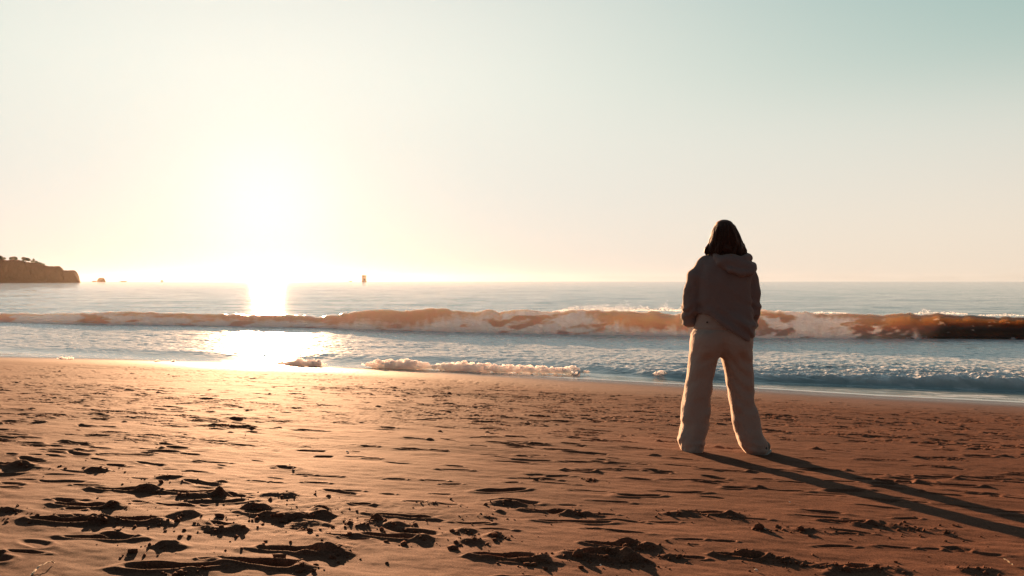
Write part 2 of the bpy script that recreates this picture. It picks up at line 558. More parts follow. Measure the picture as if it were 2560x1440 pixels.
# ------------------------------------------------------------------ sand
def build_beach():
    a1 = np.arange(-.74, .7401, .0013)
    side = np.concatenate([np.geomspace(.003, .09, 40), np.full(22, .1)])
    side = np.cumsum(side); side = side[side + .74 < math.pi - .02]
    th = np.concatenate([-(.74 + side[::-1]), a1, .74 + side])
    rr = [0.02, .2, .5, .8, 1.1, 1.4]
    r = 1.6
    while r < 400:
        rr.append(r)
        k = (.010 if r < 1.9 else .0018 if r < 7 else .0026 if r < 13 else .006 if r < 26 else .06)
        r *= 1 + k
    rr = np.array(rr)
    nr, nc = len(rr), len(th)
    X = rr[:, None] * np.sin(th)[None, :]; Y = rr[:, None] * np.cos(th)[None, :]
    Z = g_base(X, Y)
    redge = R_EDGE(th)[None, :]
    p = redge - rr[:, None]                     # metres of sand left before the water
    p = np.where(np.abs(th)[None, :] > 1.25, 50, p)
    dry = sst(.9, 4.5, p)
    near = (rr[:, None] < 30)
    # broad undulation and shallow scour ripples running along the shore
    t = X * QY - Y * QX; q = X * QX + Y * QY
    Z = Z + dry * near * (.014 * fbm2(t * .5, q * .9, 3, 3) + .0065 * fbm2(t * 2.1, q * 4.5, 11, 3) + .0022 * fbm2(t * 14, q * 22, 19, 3))
    Z = Z + near * sst(.2, 2.5, p) * .0012 * fbm2(t * 6, q * 18, 29, 2)
    # scattered rough crusty patches
    rough = np.clip(fbm2(t * .55, q * 1.1, 41, 3) - .12, 0, .4) * dry * near
    Z = Z + rough * .014 * (fbm2(X * 22, Y * 22, 43, 3, ridge=True))
    step_th = .0016

    def window(x, y, rad):
        rc = math.hypot(x, y); tcn = math.atan2(x, y)
        i0 = np.searchsorted(rr, rc - rad); i1 = np.searchsorted(rr, rc + rad)
        dth = rad / rc
        j0 = np.searchsorted(th, tcn - dth); j1 = np.searchsorted(th, tcn + dth)
        return slice(i0, i1), slice(j0, j1)

    def dent(x, y, Ln, W, dep, ang, rim=.35, foot=True, rect=False, wob=0.0):
        s = window(x, y, Ln * .9 + .03)
        dx = X[s] - x; dy = Y[s] - y
        if dx.size == 0: return
        u = (dx * math.cos(ang) + dy * math.sin(ang)) / (Ln * .5)
        v = (-dx * math.sin(ang) + dy * math.cos(ang)) / (W * .5)
        if wob: v = v + wob * noise2(u * 1.7 + x * 9, u * 0 + y * 7, 5)
        if rect:
            rho = np.maximum(np.abs(u), np.abs(v))
            Z[s] += -dep * sst(1.06, .94, rho)
            return
        if foot:
            wv = v / (.62 + .38 * sst(-.15, .45, u) + .12 * sst(-.3, -.7, u))
            rho = np.sqrt(u * u + wv * wv)
            prof = .8 + .35 * sst(.3, .7, u) + .25 * sst(-.3, -.6, u)
        else:
            rho = np.sqrt(u * u + v * v); prof = 1.0
        nzz = .10 * noise2(u * 1.3 + x * 31, v * 1.3 + y * 17, 9)
        rho = rho + nzz
        Z[s] += -dep * prof * sst(1.0, .55, rho) + rim * dep * np.exp(-((rho - 1.12) / .22) ** 2)

    def heap(x, y, W, H, asp=.75, rough=1.0, ang=0.0, seed=0):
        s = window(x, y, W * .9)
        dx = X[s] - x; dy = Y[s] - y
        if dx.size == 0: return
        u = (dx * math.cos(ang) + dy * math.sin(ang)) / (W * .5)
        v = (-dx * math.sin(ang) + dy * math.cos(ang)) / (W * .5 * asp)
        u = u + .38 * noise2(dx * 12 + seed, dy * 12, 3); v = v + .45 * noise2(dx * 15, dy * 15 + seed, 4)
        rho = np.sqrt(u * u + v * v)
        lump = fbm2(dx * 34 + seed * 3.1, dy * 34 + seed, 61, 3, .6, ridge=True)
        big = fbm2(dx * 11 + seed * 1.7, dy * 11, 71, 2)
        mask = sst(1.15, .25, rho)
        Z[s] += H * mask * (.62 + .38 * sst(1, 0, rho) + .45 * big) + H * rough * .30 * np.sqrt(mask) * lump * sst(1.2, .8, rho)
        return

    clods = []

    def crumbs(x, y, rad, n, s0):
        for _ in range(n):
            a = rng.uniform(0, 6.28); d = rad * abs(rng.normal(0, .7))
            clods.append((x + math.cos(a) * d * 1.5, y + math.sin(a) * d, s0 * rng.lognormal(0, .55)))

    # ---- what the foreground shows: (pixel x, pixel y, width, height) of dents and of kicked-up heaps
    DENT = [(255, 1347, 215, 9), (430, 1416, 255, 26), (165, 1251, 95, 7), (184, 1275, 62, 9), (66, 1198, 70, 6), (118, 1203, 52, 5), (25, 1208, 70, 8), (20, 1218, 60, 9),
            (215, 1214, 75, 9), (1300, 1408, 160, 11), (1735, 1397, 75, 12), (888, 1349, 85, 9), (1040, 1256, 60, 8), (1120, 1264, 60, 6), (1255, 1253, 90, 9), (1390, 1282, 60, 10),
            (1512, 1285, 70, 8), (880, 1227, 60, 6), (970, 1234, 42, 5), (1130, 1211, 60, 5), (648, 1204, 58, 5), (692, 1207, 42, 6), (424, 1173, 52, 5), (461, 1180, 36, 5),
            (745, 1376, 210, 12), (1105, 1236, 60, 5), (900, 1263, 65, 8), (1280, 1207, 45, 8), (990, 1199, 60, 5), (1090, 1203, 70, 6), (1138, 1176, 90, 6), (535, 1157, 95, 7),
            (1000, 1290, 170, 9), (700, 1412, 120, 14), (1440, 1305, 200, 10), (1490, 1325, 70, 7), (1180, 1308, 110, 8), (1575, 1303, 90, 8), (1660, 1303, 90, 8), (1880, 1300, 100, 9),
            (2040, 1294, 130, 8), (2270, 1297, 80, 8), (2120, 1338, 60, 8), (1730, 1352, 80, 8), (1810, 1355, 70, 9), (2090, 1367, 110, 10), (2240, 1370, 100, 8), (2330, 1375, 60, 8),
            (1720, 1200, 130, 8), (1800, 1205, 70, 6), (1700, 1228, 140, 7), (1910, 1200, 60, 6), (1985, 1207, 70, 6), (1960, 1225, 140, 8), (2050, 1238, 110, 7), (1650, 1182, 60, 6),
            (100, 1115, 80, 5), (235, 1110, 42, 5), (320, 1138, 100, 9), (170, 1128, 120, 7), (930, 1145, 50, 7), (1470, 1155, 120, 5), (1330, 1140, 60, 5), (1050, 1125, 120, 4),
            (1280, 1155, 110, 7), (1480, 1228, 100, 6), (1340, 1197, 120, 6), (1390, 1208, 110, 5), (1500, 1172, 110, 6), (760, 1188, 60, 5), (810, 1192, 90, 5), (790, 1207, 70, 8),
            (520, 1400, 60, 8), (1420, 1262, 60, 5), (1530, 1255, 110, 7), (2200, 1150, 120, 6), (2330, 1165, 100, 6), (2450, 1200, 130, 7), (2480, 1120, 90, 6), (2420, 1265, 140, 8),
            (2370, 1210, 150, 8), (2030, 1145, 60, 6), (2190, 1185, 60, 7), (2340, 1150, 60, 6)]
    for k, (px, py, w, h) in enumerate(DENT):
        x, y = proj(px, py); s = F_PX / y
        L_ = w / s * .95; W = max(h / s / .40, L_ * .22); W = min(W, .12)
        dent(x, y, L_, W, min(.028, .009 + .13 * W) * (1 if px < 1250 else .75), rng.uniform(-.22, .10) + (3.14 if k % 2 else 0), rim=.4, foot=L_ > .16, wob=.35)
    dent(*proj(775, 1125), .175, .075, .022, .03, rect=True)
    dent(*proj(808, 1140), .095, .075, .022, .03, rect=True)
    HEAP = [(62, 1172, 130, 18), (247, 1178, 80, 20), (184, 1129, 60, 10), (362, 1231, 80, 26), (419, 1197, 110, 15), (472, 1247, 95, 22), (547, 1244, 70, 25), (703, 1247, 120, 19),
            (631, 1275, 65, 28), (278, 1272, 110, 28), (25, 1281, 60, 20), (125, 1300, 130, 19), (250, 1312, 110, 18), (453, 1297, 100, 19), (541, 1331, 140, 20), (388, 1315, 100, 14),
            (409, 1375, 105, 42), (700, 1300, 120, 26), (780, 1295, 130, 34), (740, 1318, 150, 18), (453, 1431, 70, 10), (750, 1426, 80, 12), (640, 1412, 50, 14), (810, 1277, 60, 26), (937, 1302, 44, 46),
            (968, 1315, 110, 18), (903, 1318, 120, 17), (831, 1385, 150, 32), (1081, 1263, 50, 9), (1262, 1264, 110, 13), (1447, 1288, 80, 19), (1209, 1298, 70, 15), (1165, 1330, 70, 13),
            (1062, 1356, 100, 19), (1184, 1358, 90, 20), (1240, 1345, 70, 22), (1362, 1413, 120, 12), (1450, 1400, 110, 22), (1520, 1405, 150, 38), (1590, 1410, 90, 28), (1581, 1370, 90, 26), (1701, 1291, 90, 9), (1840, 1295, 80, 11),
            (1915, 1327, 60, 9), (2005, 1331, 100, 10), (2215, 1320, 140, 20), (2290, 1328, 110, 14), (2369, 1334, 120, 9), (1622, 1376, 90, 20), (1686, 1398, 70, 15), (1880, 1395, 90, 18), (1945, 1405, 110, 16), (1990, 1414, 120, 13),
            (2106, 1430, 120, 20), (2207, 1430, 130, 19), (2462, 1438, 160, 15), (1805, 1121, 70, 9), (1640, 1140, 40, 6), (1290, 1412, 60, 8), (95, 1055, 45, 9), (210, 1001, 40, 6), (320, 976, 40, 6), (515, 998, 50, 8),
            (740, 1022, 30, 8), (445, 1023, 40, 6), (305, 1054, 26, 6), (100, 928, 50, 4), (200, 915, 30, 4), (590, 1048, 60, 6), (620, 1067, 60, 5), (860, 1060, 70, 6), (1120, 1012, 40, 5), (1500, 1180, 60, 6), (1480, 1200, 50, 5)]
    for k, (px, py, w, h) in enumerate(HEAP):
        x, y = proj(px, py); s = F_PX / y
        W = w / s * 1.05; H = h / s * .55
        if w >= 55 and k % 3 == 0:
            Lf = rng.uniform(.16, .27)
            dent(x - W * .25 - Lf * .42, y + W * .2 + rng.uniform(-.01, .04), Lf, Lf * .34, rng.uniform(.016, .030), rng.uniform(-.25, .1), rim=.45, wob=.3)
        heap(x, y + W * .2, W, H * .85, rng.uniform(.5, .8), 1.0, rng.uniform(-.3, .3), k * 5.3)
        if y < 4.5:
            crumbs(x, y, W * .75, int(10 + 110 * W), .0034)
    # ---- trails of older, wind-softened footprints all over the dry sand
    for tr in range(60):
        x = rng.uniform(-12, 9); y = rng.uniform(1.9, 15)
        ang = rng.normal(-.30, .30) + (math.pi if rng.random() < .5 else 0)
        n = rng.integers(5, 16); fade = rng.uniform(.35, 1.0); sd = 1
        for s_ in range(n):
            x += math.cos(ang) * rng.uniform(.5, .75); y += math.sin(ang) * rng.uniform(.5, .75); ang += rng.normal(0, .06); sd = -sd
            fx, fy = x - math.sin(ang) * .1 * sd, y + math.cos(ang) * .1 * sd
            tt = math.atan2(fx, fy); rd = math.hypot(fx, fy)
            if rd < 3.6 or rd > 24 or abs(tt) > .8: continue
            pd = float(R_EDGE(tt)) - rd
            if pd < 1.3: continue
            k = fade * min(1, (pd - 1.0) / 3.0)
            L_ = rng.uniform(.17, .29)
            dent(fx, fy, L_, L_ * rng.uniform(.36, .45), k * rng.uniform(.009, .021), ang, rim=.4)
            if rng.random() < .35:
                heap(fx - math.cos(ang) * .12, fy - math.sin(ang) * .12, rng.uniform(.06, .15), k * rng.uniform(.008, .022), .7, 1.0, ang, rng.uniform(0, 90))
    # ---- small scuffs and pits, thick on the ground in the middle distance
    for _ in range(9500):
        rd = math.sqrt(rng.uniform(2.0 ** 2, 19 ** 2)); tt = rng.uniform(-.76, .76)
        x, y = rd * math.sin(tt), rd * math.cos(tt)
        pd = float(R_EDGE(tt)) - rd
        if pd < 1.0 + rng.random() * 1.5: continue
        if rd < 4.2 and rng.random() < .72: continue
        k = min(1, (pd - .8) / 3.5) * (1.25 if rd > 5 else 1)
        if fbm2(np.array([x * .5]), np.array([y * .5]), 83, 2)[0] < rng.uniform(-.7, .25): continue
        if rng.random() < .87:
            L_ = rng.uniform(.05, .24)
            dent(x, y, L_, L_ * rng.uniform(.16, .5), k * rng.uniform(.005, .014), rng.normal(-.3, .25), rim=.3, foot=False, wob=.5)
        else:
            W = rng.uniform(.03, .11)
            heap(x, y, W, k * rng.uniform(.003, .010), .7, 1.0, rng.normal(-.3, .4), rng.uniform(0, 99))
            if rd < 6 and rng.random() < .4: crumbs(x, y, W, 6, .003)
    # ---- the feet have pressed the sand flat
    sw = sst(7.0, 4.2, rr)[:, None] * np.array([1, 1])[:1]
    for _ in range(2):                      # slumped, wind-softened edges
        S_ = Z.copy()
        S_[1:-1] = .25 * Z[:-2] + .5 * Z[1:-1] + .25 * Z[2:]
        S_ = .25 * np.roll(S_, 1, 1) + .5 * S_ + .25 * np.roll(S_, -1, 1)
        Z = Z + (S_ - Z) * sw * .8
    wet = sst(1.7, .2, p + .18 * fbm2(t * .8, q * .8, 7, 3)) * (rr[:, None] < 200)
    damp = sst(4.5, .8, p + .5 * fbm2(t * .4, q * .4, 8, 3)) * (rr[:, None] < 200)
    V = np.stack([X, Y, Z], -1).reshape(-1, 3)
    o = mesh_obj('beach', V, grid_faces(nr, nc, True)[:, ::-1], M_SAND, attrs={'wet': wet, 'damp': damp})
    tag(o, 'orange brown sand beach with footprints and kicked-up sand sloping to the water', 'beach', kind='structure')

    def height(x, y):
        rc = math.hypot(x, y); tcn = math.atan2(x, y)
        return float(Z[min(np.searchsorted(rr, rc), nr - 1), min(np.searchsorted(th, tcn), nc - 1)])
    return height, clods


ground_z, CLODS = build_beach()


def ico():
    t = (1 + 5 ** .5) / 2
    v = np.array([(-1, t, 0), (1, t, 0), (-1, -t, 0), (1, -t, 0), (0, -1, t), (0, 1, t), (0, -1, -t), (0, 1, -t), (t, 0, -1), (t, 0, 1), (-t, 0, -1), (-t, 0, 1)], float)
    v /= np.linalg.norm(v[0])
    f = np.array([(0, 11, 5), (0, 5, 1), (0, 1, 7), (0, 7, 10), (0, 10, 11), (1, 5, 9), (5, 11, 4), (11, 10, 2), (10, 7, 6), (7, 1, 8), (3, 9, 4), (3, 4, 2), (3, 2, 6), (3, 6, 8), (3, 8, 9),
                  (4, 9, 5), (2, 4, 11), (6, 2, 10), (8, 6, 7), (9, 8, 1)])
    return v, f


def ico2():
    v, f = ico()
    v = list(map(tuple, v)); cache = {}

    def mid(a, b):
        k = (min(a, b), max(a, b))
        if k not in cache:
            m_ = np.array(v[a]) + np.array(v[b]); m_ /= np.linalg.norm(m_)
            v.append(tuple(m_)); cache[k] = len(v) - 1
        return cache[k]
    nf = []
    for a, b, c in f:
        ab, bc, ca = mid(a, b), mid(b, c), mid(c, a)
        nf += [(a, ab, ca), (b, bc, ab), (c, ca, bc), (ab, bc, ca)]
    return np.array(v), np.array(nf)


def scatter_blobs(pts, tv, tf, jit=.25, flat=.8):
    Vs, Fs = [], []
    for i, (x, y, z, s) in enumerate(pts):
        w = tv * (1 + rng.normal(0, jit, (len(tv), 1))) * s * np.array([rng.uniform(.8, 1.3), rng.uniform(.8, 1.2), flat])
        Vs.append(w + np.array([x, y, z])); Fs.append(tf + i * len(tv))
    return np.concatenate(Vs), np.concatenate(Fs)


def build_clods():
    tv, tf = ico()
    P_ = []
    for x, y, s in CLODS:
        s = min(s, .02)
        if math.hypot(x, y) < 1.6: continue
        P_.append((x, y, ground_z(x, y) + s * .25, s))
    V, Fc = scatter_blobs(P_, tv, tf)
    tag(mesh_obj('sand_crumbs', V, Fc, M_SAND, attrs={'wet': np.zeros(len(V))}), 'crumbs of damp sand scattered round the footprints', 'sand crumbs', kind='stuff')


build_clods()


# ------------------------------------------------------------------ water
def theta_grid(step, lim):
    a1 = np.arange(-.72, .7201, step)
    side = np.cumsum(np.geomspace(step * 2, .03, 30)); side = side[side + .72 < lim]
    return np.concatenate([-(.72 + side[::-1]), a1, .72 + side])


def px_of(th):
    return 1280 + F_PX * np.tan(np.clip(th, -1.3, 1.3))


def sea_h(x, y, r):
    """open sea: swell and wind chop, world coordinates"""
    a = R(5)
    u = x * math.cos(a) - y * math.sin(a); v = x * math.sin(a) + y * math.cos(a)
    fade = sst(900, 120, r)
    return fade * (.07 * fbm2(u * .09, v * .22, 101, 2) + .07 * fbm2(u * .07, v * .75, 102, 3) + .028 * fbm2(u * .25, v * 2.6, 103, 3))


TH = theta_grid(.0015, 1.2)
TOE = R_TOE(TH); PXW = px_of(TH)


def build_surf():
    th = TH; nc = len(th)
    redge = R_EDGE(th) - .12
    rb = R_BORE(th)
    n1, n2 = 90, 330
    s1 = np.linspace(0, 1, n1, endpoint=False)[:, None]; s2 = np.linspace(0, 1, n2)[:, None] ** 1.15
    rr = np.concatenate([redge + (rb + .5 - redge) * s1, (rb + .5) + (TOE - rb - .5) * s2])
    X = rr * np.sin(th); Y = rr * np.cos(th)
    G = g_base(X, Y)
    p = rr - redge
    t = X * QY - Y * QX; q = X * QX + Y * QY
    film = G - .006 + .016 * sst(0, .35, p) + .012 * sst(.3, 1.5, p) + .003 * fbm2(t * 2, q * 5, 201, 3) * sst(.1, .6, p)
    # lumpy broken water behind the bore front
    pxs = px_of(th)[None, :]
    amp = np.interp(pxs, [-200, 0, 500, 900, 1500, 1800, 2560, 2800], [.025, .025, .02, .02, .04, .075, .11, .11])
    b = rr - rb + .12 * fbm2(t * 1.6, q * 0 + 3, 203, 3)
    lv = .045 + .05 * sst(14, 0, b)
    lump = fbm2(t * 1.5, q * 2.6, 205, 5, .55)
    lum2 = fbm2(t * 5.5, q * 8, 207, 4, .6, ridge=True)
    near = sst(5.0, .2, b)
    hb = lv + amp * near * (.5 + .75 * lump + .45 * lum2) + .028 * (1 - near) * lump + .012 * lum2 * (1 - near)
    toe_f = sst(2.5, 0, TOE[None, :] - rr)
    hb = hb * (1 - toe_f) + .03 * toe_f
    bw = np.interp(pxs, [-200, 1300, 1700, 2560], [2.8, 2.2, .5, .4])
    k = sst(-.05, 1, b / bw)
    Z = film * (1 - k) + np.maximum(hb, G + .01) * k
    # foam left on the surface: lacy sheets
    f1 = fbm2(t * .45, q * .9, 211, 4); f2 = fbm2(t * 2.4, q * 4.2, 213, 4, .6, ridge=True)
    cov = np.interp(pxs, [-200, 900, 1500, 2000, 2560, 2800], [.6, .6, .6, .55, .5, .5])
    fo = sst(-.25, .45, f1 * .7 + f2 * .45 + cov) * k
    fo = np.maximum(fo, sst(.2, .8, lum2 * .6 + lump * .6) * near * k * .9)
    fo = np.maximum(fo, near * k * np.interp(pxs, [-200, 1400, 1900], [.75, .75, 0]) * (.6 + .4 * lump))
    fo = fo * (.55 + .45 * k)
    edge = sst(.16, .02, np.abs(p - .13)) * (.5 + .5 * fbm2(t * 3, q * 3, 217, 3))
    lace = sst(.05, .5, fbm2(t * 1.6, q * 4.5, 219, 4, .6)) * (1 - k) * sst(.1, .5, p) * .55
    fo = fo * (.72 + .45 * fbm2(t * 3.2, q * 11, 221, 3, .6))
    fo = np.clip(np.maximum(fo, np.maximum(edge * .9, lace)), 0, 1)
    chop = np.clip(.05 * (1 - k) + k * (.35 + .4 * near * amp / .12), 0, 1)
    V = np.stack([X, Y, Z], -1).reshape(-1, 3)
    o = mesh_obj('shallow_water', V, grid_faces(len(rr), nc)[:, ::-1], M_SURF, attrs={'foam': fo, 'chop': chop})
    tag(o, 'foamy shallow water between the breaking wave and the sand', 'water', kind='structure')


def build_wave():
    th = TH; nc = len(th); px = PXW
    d_ = np.array([1.0, .5, .2, 0, -.05, .02, .16, .24, .22, .1, -.15, -.6, -1.5, -3, -5, -8])
    zo = np.array([.0, .05, .16, .33, .50, .68, .80, .86, .93, .985, 1.0, .92, .68, .35, .12, 0])
    db = np.array([1.0, .9, .78, .66, .56, .48, .40, .32, .22, .08, -.15, -.6, -1.5, -3, -5, -8])
    zb = np.array([.0, .05, .14, .28, .44, .60, .74, .85, .93, .985, 1.0, .92, .68, .35, .12, 0])
    s = np.linspace(0, 1, 16)
    ss = np.concatenate([np.linspace(0, 10 / 15, 90, endpoint=False), np.linspace(10 / 15, 1, 60)])
    # smooth the profiles a little
    def sm(a):
        f = np.interp(ss, s, a)
        k = np.ones(7) / 7
        g = np.convolve(np.pad(f, 3, mode='edge'), k, 'valid'); g[0], g[-1] = f[0], f[-1]
        return g
    br = np.interp(px, [1980, 2120, 2300], [1, .55, 0]); br = np.where(px < 560, 1, br)
    br = np.where((px > 1490) & (px < 1740), .45, br)
    br = np.convolve(np.pad(br, 20, mode='edge'), np.ones(41) / 41, 'valid')
    H = crest_h(px); H = H * (1 + .07 * noise2(px / 38, px * 0, 5)) + .03 * noise2(px / 13, px * 0, 6) + .02 * noise2(px / 5, px * 0, 7)
    H = np.convolve(np.pad(H, 1, mode='edge'), np.ones(3) / 3, 'valid')
    D = sm(d_)[:, None] * (1 - br) + sm(db)[:, None] * br
    Zr = sm(zo)[:, None] * (1 - br) + sm(zb)[:, None] * br
    sca = np.where(D > -1, H / .9, 1.0)
    D = (D - 1.0) * np.where(D > -1, 1, 1)          # toe at 0, toward shore negative
    rr = TOE[None, :] - D
    X = rr * np.sin(th); Y = rr * np.cos(th)
    base = .03 * np.ones_like(X) * sst(1, .75, np.broadcast_to(ss[:, None], X.shape)) 
    Z = base + Zr * H[None, :]
    back = sst(.70, .95, ss)[:, None]
    Z = Z + back * sea_h(X, Y, rr)
    f = np.clip(ss / (10 / 15), 0, 1); f = (1 - f)[:, None]        # 0 crest, 1 toe
    face = sst(10.6 / 15, 9.8 / 15, ss)[:, None]
    # foam on the face
    fs = np.interp(px, [0, 300, 500, 700, 900, 1020, 1090, 1150, 1250, 1330, 1450, 1500, 1650, 1730, 1800, 1880, 2000, 2050, 2100, 2200, 2280, 2330, 2560],
                   [.2, .3, .45, .55, .55, .72, .5, .4, .3, .12, .18, .60, .74, .66, .3, .0, .02, .2, .33, .48, .75, 1.15, 1.35])[None, :]
    wx = px[None, :] / 60.0
    n1 = .6 * fbm2(wx * 1.2 + f * 0, f * 4, 301, 5, .6) + .6 * fbm2(wx * 5.5 + f * .8, f * 3.0, 303, 4, .65)
    n2 = fbm2(wx * .8, f * 3.2 + wx * .15, 307, 4, .55)
    hole = sst(.12, .36, n2 + np.where((px > 1880) & (px < 2300), .10, -.03)[None, :]) * sst(.05, .3, f)
    foam = sst(-.20, .20, f - fs + .30 * n1) * (1 - hole)
    streak = sst(.32, .5, fbm2(wx * 1.8 - f * 3, f * 4 + wx, 311, 4, .6)) * .5 * (px > 2250)[None, :] * sst(.2, .4, f)
    foam = foam * (.86 + .22 * fbm2(wx * 7, f * 5, 313, 4, .65))
    foam = np.clip(np.maximum(foam, streak), 0, 1) * np.where(f > 0.001, 1, 0)
    # spilled foam along the crest and a little on the back
    cf = sst(.25, .6, fbm2(wx * 3, wx * 0 + 1, 315, 3)) * np.exp(-((ss - 10 / 15) / .012) ** 2)[:, None] * .8
    foam = np.maximum(foam, cf)
    backfoam = sst(.25, .55, fbm2(X * .8, Y * .5, 317, 4, .6)) * sst(.66, .70, ss)[:, None] * sst(.9, .75, ss)[:, None] * .5
    foam = np.maximum(foam, backfoam)
    silt_glow = np.interp(px, [0, 1700, 1950, 2150, 2330, 2560], [1, .9, .8, .7, .38, .22])[None, :]
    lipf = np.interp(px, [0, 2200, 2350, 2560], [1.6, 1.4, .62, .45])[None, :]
    silt_glow = silt_glow * (.12 + .88 * sst(lipf + .22, lipf - .22, f + .16 * n2))  # silty water; the backlit lip and dark face are painted into its colour
    lum = fbm2(wx * 2.6, f * 7, 321, 5, .65)
    dsp = foam * face * .12 * lum + (1 - foam) * face * .02 * n1 * (f > .02)
    rr2 = rr - dsp
    X = rr2 * np.sin(th); Y = rr2 * np.cos(th); Z = Z + .4 * dsp
    Z[0, :] = .0; 
    V = np.stack([X, Y, Z], -1).reshape(-1, 3)
    o = mesh_obj('breaking_wave', V, grid_faces(len(ss), nc)[:, ::-1], M_WAVE, attrs={'foam': foam, 'silt_glow': np.broadcast_to(silt_glow, foam.shape)})
    tag(o, 'breaking wave with amber backlit crest and white foam on its face', 'wave', kind='structure')
    return H


def build_sea():
    th = TH; nc = len(th)
    r0 = TOE + 9.0
    n = 420
    k = np.linspace(0, 1, n)[:, None]
    rr = r0 * (6000 / r0) ** (k ** 1.35)
    X = rr * np.sin(th); Y = rr * np.cos(th)
    Z = sea_h(X, Y, rr)
    t = X * QY - Y * QX; q = X * QX + Y * QY
    wf = sst(.42, .6, fbm2(t * .35, q * .7, 401, 5, .6)) * sst(60, 40, rr) * .6
    far = sst(40, 400, rr)
    V = np.stack([X, Y, Z], -1).reshape(-1, 3)
    o = mesh_obj('sea', V, grid_faces(n, nc)[:, ::-1], M_SEA, attrs={'foam': wf, 'far': far})
    tag(o, 'open sea with small ripples reaching the horizon', 'sea', kind='structure')


build_surf(); WAVE_H = build_wave(); build_sea()

# ------------------------------------------------------------------ the person
PX0, PY0 = 1808.0, 1130.0
PXX, PYY = proj(PX0, PY0)
PS = F_PX / PYY                         # pixels per metre where the person stands
PZ = float(g_base(PXX, PYY))


def pu(px): return (px - PX0) / PS
def pv(py): return (PY0 - py) / PS


def vol(lo, hi, h):
    n = [int(math.ceil((b - a) / h)) + 1 for a, b in zip(lo, hi)]
    x = (lo[0] + h * np.arange(n[0], dtype=np.float32))[:, None, None]
    y = (lo[1] + h * np.arange(n[1], dtype=np.float32))[None, :, None]
    z = (lo[2] + h * np.arange(n[2], dtype=np.float32))[None, None, :]
    return x, y, z


def smin(a, b, k):
    h = np.clip(.5 + .5 * (b - a) / k, 0, 1)
    return b + (a - b) * h - k * h * (1 - h)


def caps(x, y, z, a, b, ra, rb, sx=1.0, sy=1.0):
    """tapered capsule; sy scales the section in depth"""
    d = [b[i] - a[i] for i in range(3)]
    L2 = sum(v * v for v in d)
    t = np.clip(((x - a[0]) * d[0] + (y - a[1]) * d[1] + (z - a[2]) * d[2]) / L2, 0, 1)
    return np.sqrt(((x - a[0] - t * d[0]) / sx) ** 2 + ((y - a[1] - t * d[1]) / sy) ** 2 + (z - a[2] - t * d[2]) ** 2) - (ra + (rb - ra) * t)


def ell(x, y, z, c, r):
    k = np.sqrt(((x - c[0]) / r[0]) ** 2 + ((y - c[1]) / r[1]) ** 2 + ((z - c[2]) / r[2]) ** 2)
    return (k - 1) * min(r)


def loft(x, y, z, rows, power=2.0, k=9):
    """rows (z, xl, xr, ycentre, halfdepth): a stack of rounded sections"""
    rows = sorted(rows)
    zs = np.array([r[0] for r in rows])
    zz = np.asarray(z).ravel()
    def ip(i):
        v = np.array([r[i] for r in rows])
        w = np.interp(zz, zs, v)
        w = np.convolve(np.pad(w, k // 2, mode='edge'), np.ones(k) / k, 'valid')
        return w.astype(np.float32)[None, None, :]
    xl, xr, yc, hd = ip(1), ip(2), ip(3), ip(4)
    cx = (xl + xr) / 2; a = (xr - xl) / 2
    k = (np.abs((x - cx) / a) ** power + np.abs((y - yc) / hd) ** power) ** (1 / power)
    d = (k - 1) * np.minimum(a, hd)
    d = np.maximum(d, zs[0] - z); d = np.maximum(d, z - zs[-1])
    return d


